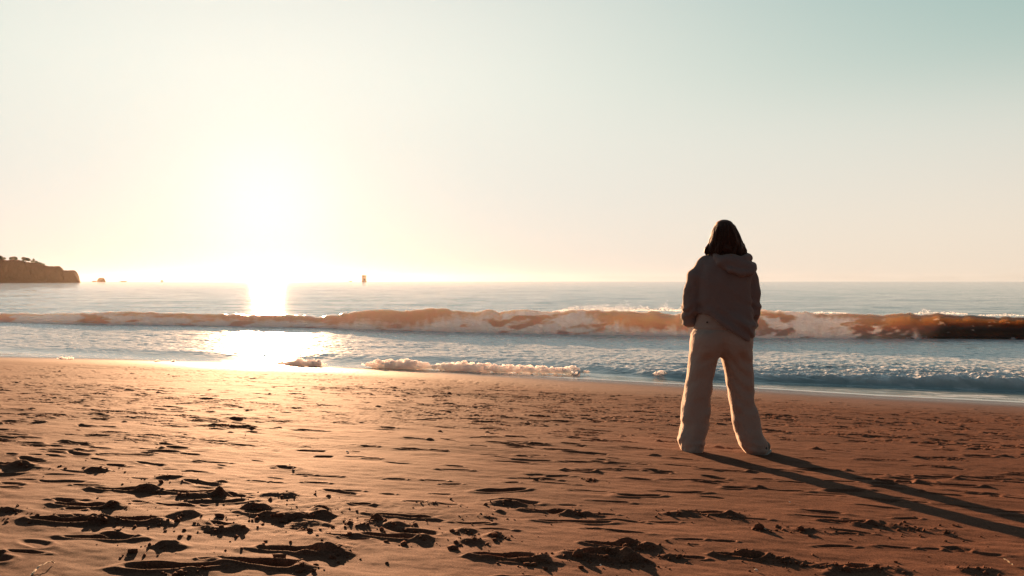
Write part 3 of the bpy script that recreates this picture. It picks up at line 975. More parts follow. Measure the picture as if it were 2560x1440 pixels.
def build_person():
    root = empty('person', (PXX, PYY, PZ))
    tag(root, 'person seen from behind in a grey brown hoodie and beige wide trousers, hands in pockets', 'person')
    U = lambda rows: [(pv(r[0]), pu(r[1]), pu(r[2]), r[3], r[4]) for r in rows]

    # ---- trousers
    h = .0058
    lo, hi = (-.36, -.20, -.05), (.36, .22, 1.05); x, y, z = vol(lo, hi, h)
    left = loft(x, y, z, U([(838, 1733, 1796, .0, .118), (855, 1729, 1797, .0, .122), (873, 1727.5, 1798, -.005, .122), (905, 1724, 1791, 0, .112), (950, 1718, 1781, .005, .104), (1000, 1708.5, 1778.5, .005, .100), (1050, 1701, 1774, 0, .105),
                            (1085, 1697, 1767, -.005, .115), (1105, 1695, 1760, -.01, .12), (1118, 1698.5, 1754, -.01, .12), (1126, 1704, 1751, -.01, .115), (1131, 1710, 1746, -.01, .11)]), 2.3)
    right = loft(x, y, z, U([(838, 1798, 1874, .0, .118), (855, 1797, 1877, .0, .122), (873, 1798, 1878, -.005, .122), (905, 1808, 1880, 0, .112), (950, 1817, 1885, .005, .104), (1000, 1824.5, 1886.5, .005, .100), (1050, 1832.5, 1899, 0, .105),
                             (1088, 1840.5, 1906, -.01, .115), (1102, 1845, 1914, -.012, .12), (1114, 1850, 1919, -.012, .12), (1126, 1856, 1919, -.012, .11), (1134, 1863, 1911, -.008, .10)]), 2.3)
    hips = loft(x, y, z, U([(784, 1744, 1874, .01, .125), (800, 1740, 1876, .01, .13), (822, 1736, 1878, .0, .137), (847, 1730.5, 1877.5, -.008, .142), (862, 1732, 1875, -.008, .128), (876, 1742, 1864, 0, .10), (890, 1756, 1850, 0, .07)]), 2.3)
    but = np.minimum(ell(x, y, z, (pu(1765), -.085, pv(858)), (.085, .085, .10)), ell(x, y, z, (pu(1838), -.085, pv(860)), (.085, .085, .10)))
    legs = smin(left, right, .012)
    d = smin(smin(legs, hips, .03), but, .05)
    # seam step at the waistband, centre seam, folds
    d = d + .008 * np.exp(-((z - pv(822)) / .007) ** 2) * (y < .05)
    d = d + .004 * np.exp(-((x - pu(1797)) / .008) ** 2) * (z > pv(872)) * (z < pv(822))
    wob = noise3(x * 9 + 0 * y + 0 * z, y * 9 + 0 * x + 0 * z, z * 2.6 + 0 * x + 0 * y, 3)
    wob2 = noise3(x * 14 + z * 5 + 0 * y, y * 12 + 0 * x + 0 * z, z * 17 - x * 9 + 0 * y, 5)
    lowf = sst(.75, .15, z)
    diag = np.sin((z * 1.0 + np.abs(x) * .9) * 55 + wob * 3.0)
    d = d + .007 * wob + (.003 + .007 * lowf) * wob2 + .006 * diag * sst(.9, .6, z) * sst(-.2, .6, wob)
    fo = np.sin(z * 95 + wob2 * 2.5 + x * 12)
    d = d + .003 * fo * sst(.17, .03, z)
    V, Fc = surface_nets(d.astype(np.float32), lo, h)
    trousers = mesh_obj('trousers', V, Fc, M_PANT, root)
    bx, bz = pu(1759), pv(804)
    tv, tf = ico2()
    mesh_obj('button', tv * np.array([.007, .005, .007]) + np.array([bx, -.108, bz]), tf, M_BUTTON, trousers)

    # ---- hoodie: torso, sleeves, dropped hood
    lo, hi = (-.34, -.24, .72), (.31, .30, 1.50); h = .0055; x, y, z = vol(lo, hi, h)
    torso = loft(x, y, z, U([(630, 1780, 1852, .01, .07), (638, 1768, 1864, .005, .08), (646, 1754, 1873, .0, .092), (665, 1741, 1879, -.005, .115), (700, 1738, 1878, -.008, .132), (740, 1740, 1875, -.005, .138), (780, 1743, 1874, -.005, .145),
                             (815, 1745, 1877, -.01, .155), (835, 1745, 1878.5, -.01, .160), (860, 1748, 1877, -.01, .150)]), 2.4)
    XX = np.asarray(x)
    hem = np.interp(XX.ravel(), [pu(1700), pu(1746), pu(1762), pu(1780), pu(1815), pu(1849), pu(1874), pu(1900)],
                    [pv(776), pv(780), pv(791), pv(802), pv(827), pv(843), pv(848), pv(848)]).astype(np.float32)[:, None, None]
    sd = []
    for pts in ([(pu(1763), .0, pv(659), .062), (pu(1739), -.005, pv(695), .062), (pu(1731), -.005, pv(727), .054), (pu(1728), .005, pv(765), .061), (pu(1729), .06, pv(795), .054), (pu(1738), .12, pv(806), .045), (pu(1765), .205, pv(800), .036)],
                [(pu(1860), .0, pv(663), .062), (pu(1873), -.005, pv(697), .055), (pu(1878), -.005, pv(735), .056), (pu(1880), .005, pv(770), .0575), (pu(1879), .06, pv(800), .054), (pu(1872), .11, pv(815), .045), (pu(1850), .21, pv(806), .036)]):
        s = None
        for a, b in zip(pts[:-1], pts[1:]):
            c = caps(x, y, z, a[:3], b[:3], a[3], b[3])
            s = c if s is None else smin(s, c, .012)
        sd.append(s)
    # the bunched blouse of each sleeve just above the cuff
    sd[0] = smin(sd[0], ell(x, y, z, (pu(1730), .055, pv(803)), (.045, .055, .045)), .03)
    sd[1] = smin(sd[1], ell(x, y, z, (pu(1879), .055, pv(812)), (.046, .055, .042)), .03)
    # torso blouses over the low hem on the right
    tors = smin(torso, ell(x, y, z, (pu(1838), -.05, pv(815)), (.125, .115, .10)), .05)
    tors = np.maximum(tors, hem - z + .008 * np.sin(x * 40))
    # pocket pouch the hands sit in
    pouch = ell(x, y, z, (pu(1808), .155, pv(790)), (.17, .075, .10))
    tors = smin(tors, pouch, .03)
    d = smin(np.minimum(sd[0], sd[1]), tors, .014)
    # hood: a flattened bag hanging off the neck to the right, with a ridge round its opening
    ca, sa = math.cos(-.30), math.sin(-.30)
    hx, hz = x - pu(1829), z - pv(662)
    u = hx * ca + hz * sa; v = -hx * sa + hz * ca
    sag = .10 * u * 0
    k = np.sqrt((u / .132) ** 2 + ((y + .105) / .062) ** 2 + ((v + sag) / .064) ** 2)
    bag = (k - 1) * .058
    roll = None
    rim = [(pu(1781), -.02, pv(633), .022), (pu(1784), -.085, pv(645), .021), (pu(1796), -.125, pv(655), .020), (pu(1820), -.135, pv(653), .020), (pu(1848), -.115, pv(647), .021), (pu(1865), -.06, pv(643), .024), (pu(1868), .01, pv(640), .024)]
    for a, b in zip(rim[:-1], rim[1:]):
        c = caps(x, y, z, a[:3], b[:3], a[3], b[3])
        roll = c if roll is None else smin(roll, c, .008)
    hood = smin(bag, roll, .014)
    low = [(pu(1790), -.115, pv(660), .020), (pu(1812), -.150, pv(676), .022), (pu(1838), -.158, pv(683), .024), (pu(1862), -.13, pv(681), .024), (pu(1874), -.07, pv(664), .022)]
    for a, b in zip(low[:-1], low[1:]):
        hood = smin(hood, caps(x, y, z, a[:3], b[:3], a[3], b[3]), .02)
    hood = smin(hood, caps(x, y, z, (pu(1869), -.05, pv(646)), (pu(1868), -.02, pv(640)), .022, .014), .012)
    d = smin(d, hood, .007)
    # hollow for the neck
    d = np.maximum(d, -caps(x, y, z, (pu(1818), .01, pv(640)), (pu(1818), .02, pv(600)), .058, .085))
    wob = noise3(x * 8 + 0 * y + 0 * z, y * 8 + 0 * x + 0 * z, z * 3.2 + x * 2 + 0 * y, 13)
    wob2 = noise3(x * 13 - z * 6 + 0 * y, y * 13 + 0 * x + 0 * z, z * 15 + x * 10 + 0 * y, 15)
    d = d + .008 * wob + .007 * wob2
    # creases bunching at the elbows and hem
    arm = sst(.12, .20, np.abs(x))
    d = d + .006 * arm * np.sin(z * 80 + wob2 * 3 + np.abs(x) * 30) * sst(1.18, 1.0, z)
    d = d + .010 * (1 - arm) * np.sin((x * .8 + z) * 60 + wob * 3) * sst(1.12, .9, z) * (y < 0)
    V, Fc = surface_nets(d.astype(np.float32), lo, h)
    mesh_obj('hoodie', V, Fc, M_HOOD, root)

    # ---- body: one continuous surface from head to feet
    lo, hi = (-.32, -.16, -.03), (.33, .30, 1.66); h = .0065; x, y, z = vol(lo, hi, h)
    hc = pu(1812)
    hz0 = pv(592)
    d = ell(x, y, z, (hc, .0, hz0 + .015), (.074, .094, .093))
    d = smin(d, ell(x, y, z, (hc, .040, hz0 - .058), (.052, .055, .058)), .03)              # jaw
    d = smin(d, ell(x, y, z, (hc, .088, hz0 - .098), (.022, .018, .018)), .02)              # chin
    d = smin(d, caps(x, y, z, (hc, .090, hz0 - .005), (hc, .110, hz0 - .045), .009, .015), .012)   # nose
    d = smin(d, caps(x, y, z, (hc - .018, .088, hz0 - .070), (hc + .018, .088, hz0 - .070), .008, .008), .008)  # lips
    for sg in (-1, 1):
        d = smin(d, caps(x, y, z, (hc + sg * .016, .090, hz0 + .018), (hc + sg * .045, .078, hz0 + .016), .008, .007), .010)  # brow
        d = smin(d, ell(x, y, z, (hc + sg * .074, -.002, hz0 - .02), (.012, .022, .032)), .006)  # ear
        d = np.maximum(d, -ell(x, y, z, (hc + sg * .031, .100, hz0), (.015, .014, .010)))        # eye sockets
    d = smin(d, caps(x, y, z, (hc, -.005, hz0 - .05), (hc + .002, -.01, pv(650)), .050, .058), .02)     # neck
    d = smin(d, caps(x, y, z, (pu(1770), -.005, pv(668)), (pu(1850), -.005, pv(668)), .05, .05), .04)
    d = smin(d, caps(x, y, z, (hc, -.005, pv(690)), (hc, -.005, pv(750)), .105, .09, 1.15, .9), .05)
    d = smin(d, caps(x, y, z, (hc, -.0, pv(760)), (pu(1803), -.0, pv(840)), .09, .11, 1.15, .9), .05)
    for sg, (sh, el, wr) in ((-1, ((pu(1765), 0, pv(664)), (pu(1730), .0, pv(772)), (pu(1768), .19, pv(800)))), (1, ((pu(1858), 0, pv(667)), (pu(1879), .0, pv(778)), (pu(1848), .195, pv(806))))):
        d = smin(d, caps(x, y, z, sh, el, .044, .034), .02)
        d = smin(d, caps(x, y, z, el, wr, .034, .024), .015)
        # hand: palm, four fingers of different length, thumb - curled inside the front pocket
        px_, py_, pz_ = wr
        pc = (px_ - sg * .035, py_ + .018, pz_ + .005)
        d = smin(d, caps(x, y, z, wr, pc, .024, .030, 1, .6), .012)
        for i, ln in enumerate((.052, .060, .056, .044)):
            kz = pz_ + .032 - i * .019
            k1 = (px_ - sg * (.062), py_ + .026, kz)
            k2 = (px_ - sg * (.062 + ln * .55), py_ + .030, kz - .004)
            k3 = (px_ - sg * (.062 + ln * .85), py_ + .014, kz - .008)
            d = smin(d, caps(x, y, z, pc, k1, .016, .0095), .005)
            d = smin(d, caps(x, y, z, k1, k2, .0095, .0088), .002)
            d = smin(d, caps(x, y, z, k2, k3, .0088, .008), .002)
        d = smin(d, caps(x, y, z, (pc[0], pc[1] - .005, pc[2] + .02), (pc[0] - sg * .028, pc[1] - .02, pc[2] + .048), .012, .009), .006)
    for hip, kn, an, toe in (((pu(1772), .0, pv(850)), (pu(1746), .012, pv(985)), (pu(1730), -.02, pv(1108)), (pu(1722), .13, pv(1124))),
                             ((pu(1836), .0, pv(850)), (pu(1856), .012, pv(985)), (pu(1884), -.02, pv(1112)), (pu(1898), .12, pv(1128)))):
        d = smin(d, caps(x, y, z, hip, kn, .082, .055), .03)
        d = smin(d, caps(x, y, z, kn, an, .055, .036), .02)
        d = smin(d, caps(x, y, z, (an[0], an[1] - .02, an[2] - .03), toe, .032, .028), .02)
    V, Fc = surface_nets(d.astype(np.float32), lo, h)
    body = mesh_obj('body', V, Fc, M_SKIN, root)
    for sg in (-1, 1):
        mesh_obj('eye', tv * .0125 + np.array([hc + sg * .031, .083, hz0]), tf, M_SHELL, body)

    # ---- shoes
    for hx_, hz_, ang in ((pu(1729), pv(1129), .08), (pu(1900), pv(1134), -.5)):
        lo, hi = (-.09, -.10, -.01), (.09, .22, .13); hh = .0055; x, y, z = vol(lo, hi, hh)
        upper = smin(caps(x, y, z, (0, -.035, .055), (0, .13, .042), .042, .038, .95), caps(x, y, z, (0, -.03, .06), (0, -.025, .095), .042, .038), .02)
        upper = np.maximum(upper, .016 - z)
        sole = np.maximum(caps(x, y, z, (0, -.035, .012), (0, .135, .012), .047, .044, 1.0), np.abs(z - .008) - .010)
        Vu, Fu = surface_nets(upper.astype(np.float32), lo, hh)
        Vs, Fs = surface_nets(sole.astype(np.float32), lo, hh)
        ca, sa = math.cos(ang), math.sin(ang)

        def tr(Vv):
            W = Vv.copy(); W[:, 0] = Vv[:, 0] * ca - Vv[:, 1] * sa + hx_; W[:, 1] = Vv[:, 0] * sa + Vv[:, 1] * ca - .05; W[:, 2] += hz_ - .004
            return W
        sh = mesh_obj('shoe', tr(Vu), Fu, M_SHOE, root)
        mesh_obj('sole', tr(Vs), Fs, M_SOLE, sh)

    # ---- hair: a bob of wavy locks, with loose strands and a curl at the left
    lo, hi = (-.19, -.16, 1.36), (.20, .15, 1.69); h = .0048; x, y, z = vol(lo, hi, h)
    hr = loft(x, y, z, U([(549.5, 1805, 1815, .0, .014), (551.5, 1797, 1823, .0, .04), (555, 1791.5, 1828, .0, .062), (563, 1787, 1833.5, .0, .082), (577, 1780, 1840.5, -.002, .102), (590, 1777, 1846, -.005, .108), (600, 1774.5, 1849.5, -.01, .105),
                          (610, 1772, 1853.5, -.018, .100), (618, 1770, 1857, -.025, .095), (626, 1769, 1860, -.03, .088), (633, 1773, 1858.5, -.035, .08), (637, 1778, 1854, -.04, .065), (645, 1782, 1850, -.045, .055)]), 2.1, 3)
    ang = np.arctan2(y + .02, x - pu(1812))
    wv = ang * 9 + 1.2 * np.sin(z * 38 + 3 * np.sin(ang * 2)) + noise3(x * 20 + 0 * y + 0 * z, y * 20 + 0 * x + 0 * z, z * 10 + 0 * x + 0 * y, 23) * 1.5
    gro = sst(1.63, 1.5, z)
    hr = hr + .008 * np.sin(wv * 1.3) * gro + .003 * np.sin(wv * 5.1 + z * 20) * gro
    hr = np.maximum(hr, pv(634) + .018 * np.sin(ang * 3 + 1) + .012 * np.sin(ang * 11) + .008 * np.sin(ang * 23 + 2) - z)
    # face opening at the front
    face = ell(x, y, z, (hc, .13, hz0 - .045), (.060, .085, .100))
    hr = np.maximum(hr, -face)
    curl = None
    cp = [(pu(1776), -.02, pv(606), .012), (pu(1770), -.02, pv(614), .012), (pu(1764), -.02, pv(622), .012), (pu(1762), -.02, pv(630), .011), (pu(1764.5), -.015, pv(635), .009), (pu(1769), -.01, pv(633), .008), (pu(1774), .0, pv(628), .010)]
    for a, b in zip(cp[:-1], cp[1:]):
        c = caps(x, y, z, a[:3], b[:3], a[3], b[3]); curl = c if curl is None else smin(curl, c, .004)
    hr = smin(hr, curl, .006)
    hr = smin(hr, caps(x, y, z, (pu(1855), -.02, pv(612)), (pu(1860), -.03, pv(630)), .012, .010), .01)
    V, Fc = surface_nets(hr.astype(np.float32), lo, h)
    hair = mesh_obj('hair', V, Fc, M_HAIR, root)
    # fine loose strands
    r2 = np.random.default_rng(5)
    Vs, Fs, n = [], [], 0
    for i in range(520):
        lock = i < 110
        a = r2.uniform(0, 2 * math.pi)
        if .9 < a < 2.2 and r2.random() < .7: a += math.pi
        zt = r2.uniform(1.46, 1.648); zb_ = r2.uniform(1.392, 1.445)
        m_ = 12; tt = np.linspace(0, 1, m_); zz = zt + (zb_ - zt) * tt
        pyy = PY0 - zz * PS
        xl = np.array([np.interp(v, [549, 552, 556, 563, 577, 590, 600, 610, 618, 626, 637], [1808, 1800, 1794.5, 1787, 1780, 1777, 1774.5, 1772, 1769, 1767, 1772]) for v in pyy])
        xr = np.array([np.interp(v, [549, 552, 556, 563, 577, 590, 600, 610, 618, 626, 637], [1812, 1821, 1826.5, 1833.5, 1840.5, 1846, 1849.5, 1854, 1858, 1861, 1859]) for v in pyy])
        hd = np.interp(pyy, [549, 556, 563, 577, 590, 610, 637], [.01, .058, .082, .102, .108, .100, .07])
        off = (.985 if lock else 1.0) + r2.uniform(-.01, .03) + r2.uniform(0, .10) * tt ** 3 * (r2.random() < .4) + (r2.uniform(0, .14) * tt ** 2 if (not lock and r2.random() < .15) else 0)
        aa = a + .4 * np.sin(zz * 30 + r2.uniform(0, 6)) * tt * r2.uniform(.2, 1)
        cx = ((xl + xr) / 2 - PX0) / PS; ax_ = (xr - xl) / 2 / PS
        P_ = np.stack([cx + ax_ * np.cos(aa) * off, -.015 * (1 + tt) + hd * np.sin(aa) * off, zz], 1)
        w = (.0016 * (1 - .6 * tt)) if not lock else .0068 * np.sin(math.pi * np.clip(tt * .85 + .12, 0, 1)) + .0006
        ring = []
        for k in range(3):
            b_ = k * 2.094
            ring.append(P_ + np.stack([w * math.cos(b_), w * math.sin(b_), 0 * w], 1))
        VV = np.stack(ring, 1).reshape(-1, 3)
        Vs.append(VV)
        f = grid_faces(m_, 3, True) + n
        Fs.append(f); n += len(VV)
    mesh_obj('strands', np.concatenate(Vs), np.concatenate(Fs), M_HAIR, hair)['kind'] = 'stuff'
    return root


build_person()

# ------------------------------------------------------------------ foam lumps at the water's edge
def biggest(V, Fc):
    lab = np.arange(len(V))
    while True:
        m_ = lab[Fc].min(1)
        new = lab.copy()
        np.minimum.at(new, Fc.ravel(), np.repeat(m_, 4))
        new = new[new]
        if (new == lab).all(): break
        lab = new
    u, c = np.unique(lab, return_counts=True)
    keep = lab == u[c.argmax()]
    idx = np.cumsum(keep) - 1
    return V[keep], idx[Fc[keep[Fc[:, 0]]]]


def foam_lump(name, pts, h, label, cat='sea foam', group=None, seed=1, amp=.013):
    P_ = np.array(pts)
    lo = P_[:, :3].min(0) - P_[:, 3].max() - .03; hi = P_[:, :3].max(0) + P_[:, 3].max() + .03
    x, y, z = vol(lo, hi, h)
    d = None
    d = np.full((x.size, y.size, z.size), 1e3, np.float32)
    for (a, b, c, r) in pts:
        i0, i1 = np.searchsorted(x.ravel(), [a - r * 1.6 - .03, a + r * 1.6 + .03]); j0, j1 = np.searchsorted(y.ravel(), [b - r * 1.6 - .03, b + r * 1.6 + .03])
        e = np.sqrt((x[i0:i1] - a) ** 2 + (y[:, j0:j1] - b) ** 2 + ((z - c) / .8) ** 2) - r
        s = d[i0:i1, j0:j1]
        d[i0:i1, j0:j1] = np.where(s > 100, e, smin(s, e, .045))
    d = np.minimum(d, 1.0)
    m = np.abs(d) < .08
    I = np.argwhere(m)
    X_, Y_, Z_ = x.ravel()[I[:, 0]], y.ravel()[I[:, 1]], z.ravel()[I[:, 2]]
    nn = noise3(X_ * 14, Y_ * 14, Z_ * 14, seed) + .6 * noise3(X_ * 31, Y_ * 31, Z_ * 31, seed + 3)
    d[m] += (amp * nn).astype(np.float32)
    V, Fc = biggest(*surface_nets(d, lo, h))
    c = np.array([P_[:, 0].mean(), P_[:, 1].mean(), P_[:, 2].min()])
    o = mesh_obj(name, V - c, Fc, M_FOAM, loc=c)
    return tag(o, label, cat, group)


def lumps_along(px0, py0, px1, py1, hpx, n, seed, zf=None, shape=None):
    r2 = np.random.default_rng(seed)
    out = []
    for i in range(n):
        t = r2.random() if i % 3 else (i + .5) / n
        px = px0 + (px1 - px0) * t; py = py0 + (py1 - py0) * t
        X, Y = proj(px, py, .085) if zf is None else proj(px, py)
        zg = max(float(g_base(X, Y)), .05)
        env = 1.0 if shape is None else np.interp(t, shape[0], shape[1])
        Hm = hpx / F_PX * Y * env * .85
        r = Hm * (r2.uniform(.26, .46) if i % 3 else .5)
        top = max(Hm * r2.uniform(.15, 1.0) - r, .0) if i % 3 else 0
        out.append((X + r2.normal(0, .02), Y + (r2.uniform(0, .22) if i % 3 else .06), zg + top, r))
    return out


GF = 'lumps of sea foam along the water edge'
foam_lump('foam_roll', lumps_along(903, 909, 1480, 928, 25, 420, 1, shape=([0, .08, .2, .3, .45, .6, .85, 1], [.15, .9, .95, .5, 1, .7, .6, .12])), .022, 'long low roll of white foam at the water edge right of the sun glare', group=GF, seed=2)
foam_lump('foam_roll', lumps_along(688, 906, 818, 908, 19, 90, 2, shape=([0, .25, .5, .8, 1], [.12, .7, 1, .8, .12])), .022, 'short orange tinted roll of foam at the water edge under the sun', group=GF, seed=3)
foam_lump('foam_clump', lumps_along(1415, 921, 1447, 922, 18, 22, 3, shape=([0, .5, 1], [.6, 1, .6])), .016, 'rounded pink white foam clump at the right end of the long foam roll', group=GF, seed=4)
foam_lump('foam_clump', lumps_along(1420, 931, 1482, 931, 7, 20, 4), .014, 'low strip of foam just below the rounded clump', group=GF, seed=5)
foam_lump('foam_clump', lumps_along(1636, 935, 1680, 936, 15, 26, 5, shape=([0, .3, .6, 1], [.7, 1, .9, .6])), .014, 'foam clump alone on the wet edge left of the person', group=GF, seed=6)
foam_lump('foam_clump', lumps_along(1706, 938, 1722, 938, 6, 8, 6), .012, 'tiny foam clump beside the left trouser leg of the person', group=GF, seed=7)
foam_lump('foam_clump', lumps_along(1908, 938, 1930, 938, 10, 14, 7), .012, 'leftmost of the three foam clumps just right of the person', group=GF, seed=8)
foam_lump('foam_clump', lumps_along(1936, 936, 1946, 936, 9, 7, 8), .012, 'middle and roundest of the three foam clumps just right of the person', group=GF, seed=9)
foam_lump('foam_clump', lumps_along(1962, 939, 1970, 939, 6, 6, 9), .012, 'rightmost and smallest of the three foam clumps right of the person', group=GF, seed=10)
foam_lump('foam_clump', lumps_along(1945, 958, 2005, 959, 8, 24, 10, 1, shape=([0, .7, 1], [.3, 1, .6])), .012, 'long thin foam streak lying on the wet film right of the person', group=GF, seed=11)
foam_lump('foam_clump', lumps_along(88, 896, 330, 902, 9, 90, 11, 1, shape=([0, .05, .1, .2, .3, .4, .5, .6, .8, 1], [.8, 1, .5, 1, .9, .5, .9, .8, .7, .4])), .022, 'low ridge of grey foam at the far left water edge', group=GF, seed=12)
foam_lump('foam_clump', lumps_along(384, 904, 394, 904, 7, 7, 12, 1), .014, 'small foam lump right of the grey foam ridge', group=GF, seed=13)
foam_lump('foam_clump', lumps_along(424, 905, 437, 905, 5, 7, 13, 1), .014, 'flattest small foam lump nearest the sun glare on the left', group=GF, seed=14)


# spray blown off the crest
def build_spray():
    tv, tf = ico()
    r2 = np.random.default_rng(21)
    for (xa, xb, yb, yt, n, lab) in ((1380, 1780, 778, 752, 1700, 'thin veil of spray blown back off the middle of the wave crest'), (2270, 2420, 785, 772, 420, 'burst of spray on the amber crest at the right'),
                                     (1980, 2120, 783, 777, 260, 'small spray on the crest right of the person'), (2440, 2560, 789, 783, 200, 'spray specks on the crest at the far right')):
        pts = []
        for _ in range(n):
            t = r2.random(); px = xa + (xb - xa) * t
            th = math.atan((px - 1280) / F_PX)
            r = float(R_TOE(th)) + 1.0 + abs(r2.normal(0, .5))
            up = (yb - yt) * abs(r2.normal(0, .42)) * (.25 + .75 * max(0, noise2(np.array([px / 26.]), np.array([1.5]), 8)[0] + .5)) * min(1, 4 * t, 4 - 4 * t)
            Y = r * math.cos(th)
            z = CAM_Z - (yb - up - HOR) / F_PX * Y
            pts.append((r * math.sin(th), Y, z, r2.uniform(.003, .010)))
        V, Fc = scatter_blobs(pts, tv, tf, .1, 1.0)
        tag(mesh_obj('sea_spray', V, Fc, M_FOAM), lab, 'spray', 'spray over the breaking wave', 'stuff')


build_spray()


# ------------------------------------------------------------------ the far shore
DC = 1100.0
def fx(px, D=DC): return (px - 1280) / F_PX * D
def fz(py, D=DC): return (HOR - py) / F_PX * D + CAM_Z


def build_headland():
    prof = [(-1000, 700), (-900, 690), (-820, 664), (-700, 650), (-560, 640), (-400, 634), (-260, 632), (-160, 634), (-80, 638), (-40, 641), (0, 645), (10, 648), (20, 649), (30, 648), (40, 650), (50, 653), (60, 655), (80, 656), (90, 657), (100, 659), (105, 662), (115, 664), (125, 666), (134, 664.5), (146, 665),
            (151, 668), (157, 674), (160, 675.5), (178, 675.5), (189, 676.2), (192, 680), (194.5, 687), (196.5, 697), (199, 703.5), (202, 705)]
    pxs = np.concatenate([np.linspace(-1000, 0, 160, endpoint=False), np.linspace(0, 202, 150)])
    top = np.interp(pxs, [p[0] for p in prof], [p[1] for p in prof])
    xs = fx(pxs); zs = fz(top) + .8 * fbm2(pxs * .12, pxs * 0, 501, 3)
    n = 60
    dep = np.concatenate([np.linspace(-14, 22, 30), np.geomspace(26, 420, 30)])
    V = np.zeros((n, len(xs), 3))
    for i, dd in enumerate(dep):
        cl = 9 * fbm2(xs * .04, xs * 0 + zs * .03, 503, 4)
        f = sst(-12, 16, dd + cl * .8)
        rough = .30 * fbm2(xs * .05, np.full_like(xs, dd * .05), 505, 4, ridge=True)
        slope_b = 1 - .35 * sst(40, 420, dd)
        V[i, :, 0] = xs * (DC + dd) / DC + 2.0 * noise2(xs * .1, np.full_like(xs, dd * .1), 7)
        V[i, :, 1] = DC + dd + cl
        V[i, :, 2] = np.minimum(zs * np.clip(f + rough * f * (1 - f) * 3, 0, 1) * slope_b - 1.0 * (1 - f), zs)
    V[:, :, 2] = np.maximum(V[:, :, 2], -1.2)
    o = mesh_obj('headland', V.reshape(-1, 3), grid_faces(n, len(xs)), M_CLIFF)
    tag(o, 'dark cliff headland with a flat stepped tip at the left horizon', 'headland', kind='structure')


build_headland()


def leaf_cloud(r2, n, c, rad, size):
    Vs = []
    for _ in range(n):
        v = r2.normal(size=3); v /= np.linalg.norm(v)
        p = np.array(c) + v * np.array(rad) * r2.uniform(.35, 1) ** .6
        a = r2.normal(size=3); a /= np.linalg.norm(a); b = np.cross(a, r2.normal(size=3)); b /= np.linalg.norm(b)
        s = size * r2.uniform(.6, 1.3)
        Vs += [p - a * s, p - b * s * .6, p + a * s, p + b * s * .6]
    V = np.array(Vs); Fc = np.arange(len(V)).reshape(-1, 4)
    return V, Fc


def tube(pts, rads, k=7):
    pts = np.array(pts, float); V = []
    for p, r in zip(pts, rads):
        for j in range(k):
            a = 2 * math.pi * j / k
            V.append(p + np.array([math.cos(a) * r, math.sin(a) * r, 0]))
    n = len(pts)
    Fc = grid_faces(n, k, True)
    return np.array(V), Fc


def far_tree(name, px, base_y, lobes, label, D=DC + 22, trunk=True, seed=1):
    r2 = np.random.default_rng(seed)
    X, Z0 = fx(px, D), fz(base_y, D)
    root = empty(name, (X, D, Z0 - 1.5))
    tag(root, label, 'tree', 'trees on the headland')
    Vs, Fs, n = [], [], 0
    tops = []
    for (dx, y0, w, hh) in lobes:
        c = (fx(px + dx, D) - X, r2.uniform(-1.5, 1.5), fz(y0, D) - Z0 + 1.5)
        rad = (w / 2 / F_PX * D, w / 2.4 / F_PX * D, hh / 2 / F_PX * D)
        V, Fc = leaf_cloud(r2, int(70 + 26 * w), c, rad, .75)
        Vs.append(V); Fs.append(Fc + n); n += len(V); tops.append(c)
    mesh_obj('crown', np.concatenate(Vs), np.concatenate(Fs), M_LEAF, root, smooth=False)
    Vt, Ft, n = [], [], 0
    hmain = tops[0][2]
    V, Fc = tube([(0, 0, -1), (.1, 0, hmain * .3), (tops[0][0] * .3, 0, hmain * .6), tops[0]], [.7, .55, .4, .15]); Vt.append(V); Ft.append(Fc); n += len(V)
    for c in tops[1:]:
        V, Fc = tube([(.1, 0, hmain * .3), (c[0] * .6, c[1] * .5, c[2] * .7), c], [.4, .3, .1]); Vt.append(V); Ft.append(Fc + n); n += len(V)
    mesh_obj('trunk', np.concatenate(Vt), np.concatenate(Ft), M_BARK, root)


far_tree('cliff_tree', 64, 656, [(-4, 646, 12, 6), (3, 648, 14, 7), (8, 650, 9, 6), (-6, 652, 6, 4)], 'spreading tree with the widest crown standing alone on the headland', seed=1)
far_tree('cliff_tree', 85, 657, [(0, 649.5, 4, 7), (-4, 654, 8, 5), (4, 655, 8, 5)], 'slim pointed tree right of the spreading tree on the headland', seed=2)
far_tree('cliff_tree', 99, 661, [(-5, 657, 9, 5), (2, 658.5, 9, 5), (10, 661.5, 9, 5)], 'low round bush furthest right on the headland ridge', seed=3)
far_tree('cliff_tree', 33, 652, [(-6, 646, 10, 7), (2, 644.5, 12, 6), (8, 646.5, 9, 7)], 'dense rounded clump of trees left of the spreading tree', seed=4)
far_tree('cliff_tree', 3, 650, [(-4, 643, 12, 8), (5, 646, 12, 6)], 'tree at the left edge of the photo on the headland', seed=5)
far_tree('cliff_tree', 52, 657, [(-5, 652.5, 9, 5), (2, 654, 9, 4), (-12, 651, 9, 5)], 'low scrub between the rounded clump and the spreading tree', seed=6)


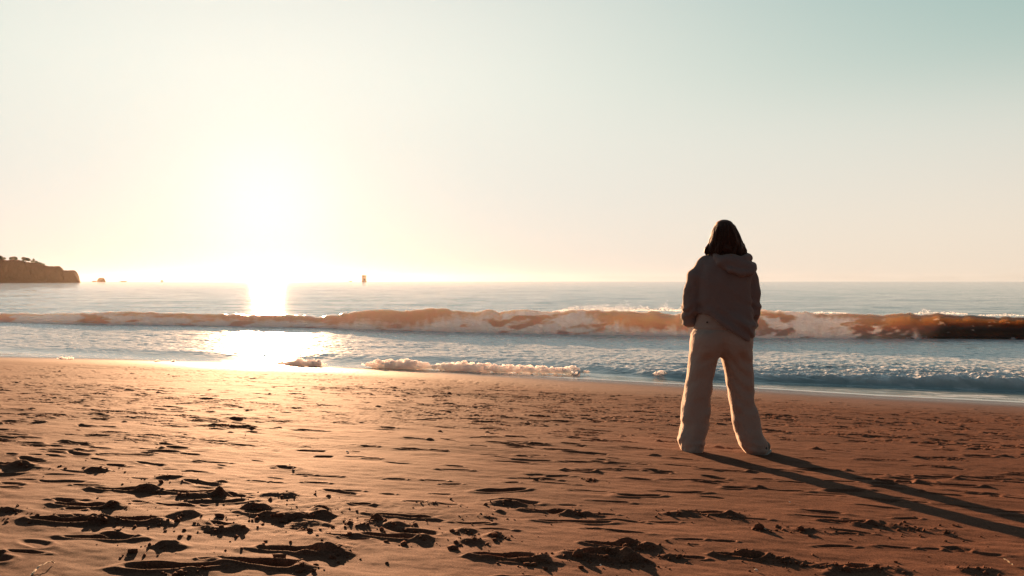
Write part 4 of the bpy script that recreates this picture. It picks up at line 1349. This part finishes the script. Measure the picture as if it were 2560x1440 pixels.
def rock(name, px0, px1, top, label, D, seed, prof, cat='sea stack'):
    r2 = np.random.default_rng(seed)
    tv, tf = ico2()
    X0, X1 = fx(px0, D), fx(px1, D); W = X1 - X0; H = fz(top, D)
    nu, nv = 40, 16
    a = np.linspace(0, 2 * math.pi, nu, endpoint=False)[None, :]; v = np.linspace(0, 1, nv)[:, None]
    wl = np.interp(v, [p[0] for p in prof], [p[1] for p in prof]); wr = np.interp(v, [p[0] for p in prof], [p[2] for p in prof])
    ca = np.cos(a)
    xx = np.where(ca < 0, ca * wl, ca * wr) * W / 2
    yy = np.sin(a) * (wl + wr) / 2 * W * .4
    zz = v * H * np.ones_like(a) - .6
    n = 1 + .10 * fbm2(a * 3 + seed, v * 5, 601 + seed, 3)
    V = np.stack([xx * n, yy * n, zz], -1).reshape(-1, 3)
    V = np.vstack([V, [[(wr[-1, 0] - wl[-1, 0]) * W / 4, 0, H - .5]]])
    Fq = grid_faces(nv, nu, True)
    top_i = len(V) - 1; b = (nv - 1) * nu
    Ft = np.array([(b + j, b + (j + 1) % nu, top_i) for j in range(nu)])
    o = mesh_obj(name, V, [Fq, Ft], M_CLIFF, loc=((X0 + X1) / 2, D, 0))
    tag(o, label, cat)


rock('sea_stack', 240, 265, 694, 'blunt rounded rock stack rising from the sea right of the headland', 2300, 1, [(0, .95, .95), (.25, .72, .8), (.6, .62, .72), (.85, .45, .6), (1, .2, .42)])
rock('sea_rock', 229, 242, 701.6, 'low flat rock awash just left of the rounded stack', 2300, 2, [(0, 1, 1), (.6, .8, .8), (1, .4, .5)], 'rock')
rock('sea_rock', 298, 318, 702.0, 'thin low reef barely above the sea between the stack and the sailboat', 2300, 3, [(0, 1, 1), (.6, .7, .8), (1, .3, .4)], 'rock')
rock('sea_rock', 871, 881, 701.6, 'tiny rock on the horizon just left of the tower', 3200, 4, [(0, 1, 1), (.6, .7, .8), (1, .3, .4)], 'rock')


def build_sailboat():
    D = 2300.0
    s = D / F_PX
    root = empty('sailboat', (fx(405, D), D, 0))
    tag(root, 'tiny sailboat on the horizon between the rock stack and the sun glare', 'sailboat')
    L_ = 8.5 * s
    nu, nv = 24, 6
    V = []
    for i in range(nv):
        v = i / (nv - 1)
        for j in range(nu):
            a = 2 * math.pi * j / nu
            w = .62 + .38 * v
            V.append((math.copysign(abs(math.cos(a)) ** .8, math.cos(a)) * L_ / 2 * (.86 + .14 * v), math.sin(a) * L_ * .14 * w * (1 - .3 * max(0, math.cos(a)) ** 2), -.5 + v * 1.6 + .35 * v * math.cos(a) ** 2))
    V.append((0, 0, 1.15))
    Fq = grid_faces(nv, nu, True); b = (nv - 1) * nu
    Ft = np.array([(b + j, b + (j + 1) % nu, len(V) - 1) for j in range(nu)])
    mesh_obj('hull', V, [Fq, Ft], M_HULL, root)
    Hm = 7.2 * s
    V, Fc = tube([(.25, 0, .9), (.25, 0, Hm)], [.09, .05]); mesh_obj('mast', V, Fc, M_HULL, root)

    def sail(p0, p1, p2, bel):
        n = 8; V = []; 
        for i in range(n + 1):
            for j in range(n + 1):
                u, v = i / n, j / n
                p = (np.array(p0) * (1 - v) + np.array(p1) * v) * (1 - u) + np.array(p2) * u
                p[1] += bel * math.sin(math.pi * v) * (1 - u) * math.sin(math.pi * min(1, u + .15))
                V.append(p)
        V = np.array(V); m_ = len(V)
        W = V + np.array([0, .02, 0])
        F1 = grid_faces(n + 1, n + 1)
        return np.vstack([V, W]), np.vstack([F1, F1[:, ::-1] + m_])
    V, Fc = sail((.15, 0, 1.6), (-L_ * .42, 0, 1.7), (.2, 0, Hm * .97), .5); mesh_obj('mainsail', V, Fc, M_SAIL, root)
    V, Fc = sail((.4, 0, 1.5), (L_ * .46, 0, 1.3), (.3, 0, Hm * .8), .4); mesh_obj('jib', V, Fc, M_SAIL, root)


build_sailboat()


def box(x0, x1, y0, y1, z0, z1, bev=.0):
    import bmesh
    bm = bmesh.new()
    bmesh.ops.create_cube(bm, size=1)
    for v in bm.verts:
        v.co = ((x0 + x1) / 2 + v.co.x * (x1 - x0), (y0 + y1) / 2 + v.co.y * (y1 - y0), (z0 + z1) / 2 + v.co.z * (z1 - z0))
    if bev: bmesh.ops.bevel(bm, geom=bm.edges[:], offset=bev, segments=2, affect='EDGES')
    bm.verts.ensure_lookup_table()
    V = np.array([v.co[:] for v in bm.verts]); Fs = {}
    for f in bm.faces: Fs.setdefault(len(f.verts), []).append([v.index for v in f.verts])
    bm.free()
    return V, [np.array(f) for f in Fs.values()]


def build_tower():
    D = 2300.0
    s = D / F_PX
    root = empty('offshore_tower', (fx(909.5, D), D, 0))
    tag(root, 'pale square tower standing in the sea on the horizon right of the sun', 'tower')
    W = 10.6 * s; H = 15.2 * s + CAM_Z
    e = W * .035
    V, Fc = box(-W / 2 + e, W / 2 - e, 0, W * .9, 2.0, H - 1.2, .2); mesh_obj('shaft', V, Fc, M_CONC, root, smooth=False)
    V, Fc = box(-W / 2, W / 2, -e, W * .9 + e, H - 1.2, H, .2); mesh_obj('parapet', V, Fc, M_CONC, root, smooth=False)
    V, Fc = box(-W / 2 - e, W / 2 + e, -2 * e, W * .9 + 2 * e, -2, 2.0, .2); mesh_obj('plinth', V, Fc, M_CLIFF, root, smooth=False)
    for xx in (-W / 2 + 2 * e, W / 2 - 2 * e):
        V, Fc = box(xx - e, xx + e, -e * .8, 0.1, 2.0, H - 1.2, .1); mesh_obj('buttress', V, Fc, M_CONC, root, smooth=False)


build_tower()


# ------------------------------------------------------------------ small things lying on the sand
def shell(px, py, size, label, rot, group='broken shells on the sand'):
    X, Y = proj(px, py); z = ground_z(X, Y)
    n, k = 9, 14
    V = []
    for i in range(n):
        t = i / (n - 1)
        for j in range(k):
            a = math.pi * (j / (k - 1) - .5) * 1.25
            rr = size * (t ** .8) * (1 + .05 * math.cos(a * 14)) * (1 - .12 * abs(a))
            V.append((rr * math.sin(a), rr * math.cos(a), size * .55 * (1 - t ** 2) * math.cos(a * .9) + size * .04 * t * math.cos(a * 14)))
    V = np.array(V); W = V * .94 - np.array([0, 0, size * .05])
    m_ = len(V); F1 = grid_faces(n, k)
    Fa = np.vstack([F1[:, ::-1], F1 + m_])
    rim = []
    for j in range(k - 1):
        a = (n - 1) * k + j; rim.append((a, a + 1, a + 1 + m_, a + m_))
    for i in range(n - 1):
        rim.append((i * k, (i + 1) * k, (i + 1) * k + m_, i * k + m_)); a = i * k + k - 1; rim.append((a, a + m_, a + k + m_, a + k))
    Fa = np.vstack([Fa, np.array(rim)])
    o = mesh_obj('seashell', np.vstack([V, W]), Fa, M_SHELL, loc=(X, Y, z + .004))
    o.rotation_euler = rot
    tag(o, label, 'shell', group)


shell(732, 1177, .011, 'white shell fragment standing on edge, the brightest on the middle sand', (1.0, .3, 2.6))
shell(724, 1168, .008, 'little pale shell chip just behind the brightest shell', (.6, .1, 1.2))
shell(868, 1129, .012, 'white shell shard right of the two square dents', (.8, .2, .8))
shell(1894, 1430, .010, 'white shell chip near the bottom edge, right of centre', (.7, .4, 2.0))
shell(1977, 1258, .007, 'shell speck below the long shadow of the person', (.7, .1, 1.0))
shell(1503, 1331 + 90, .006, 'shell speck among the big sand heaps at the bottom', (.7, .1, 1.0))
shell(613, 1088, .008, 'shell speck in the glowing sand under the sun', (.9, .3, 1.9))


def twig(pts, r, label, cat='twig'):
    P_ = []
    for px, py, up in pts:
        X, Y = proj(px, py); P_.append((X, Y, ground_z(X, Y) + up))
    P_ = np.array(P_)
    tt = np.linspace(0, 1, 14)
    Q = np.stack([np.interp(tt, np.linspace(0, 1, len(P_)), P_[:, i]) for i in range(3)], 1)
    Q[1:-1] += rng.normal(0, r * .5, (12, 3))
    V, Fc = tube(Q, r * (1 - .5 * tt), 8)
    c = P_.mean(0)
    tag(mesh_obj('twig', V - c, Fc, M_TWIG, loc=c), label, cat)


twig([(74, 1436, .003), (95, 1421, .010), (125, 1412, .012), (134, 1409, .004)], .0035, 'thin curved twig on the sand in the bottom left corner')
twig([(2515, 1406, .012), (2536, 1417, .004)], .0032, 'short straw coloured stick on the sand in the bottom right corner')
twig([(1909, 1322, .004), (1917, 1332, .012)], .003, 'short stub of stick beside the footprint below the shadows')


# ------------------------------------------------------------------ the hazy sea air
def build_haze():
    V, Fc = box(-6600, 6600, -500, 6600, -4, 52)
    m = bpy.data.materials.new('haze'); m.use_nodes = True
    N, L = m.node_tree.nodes, m.node_tree.links
    N.remove(N['Principled BSDF'])
    v = N.new('ShaderNodeVolumePrincipled')
    v.inputs['Color'].default_value = (1, .90, .80, 1)
    v.inputs['Density'].default_value = HAZE
    v.inputs['Anisotropy'].default_value = .8
    L.new(v.outputs[0], N['Material Output'].inputs['Volume'])
    o = mesh_obj('haze', V, Fc, m, smooth=False)
    tag(o, 'thin bright sea haze', 'haze', kind='stuff')


HAZE = 0.85e-5
build_haze()
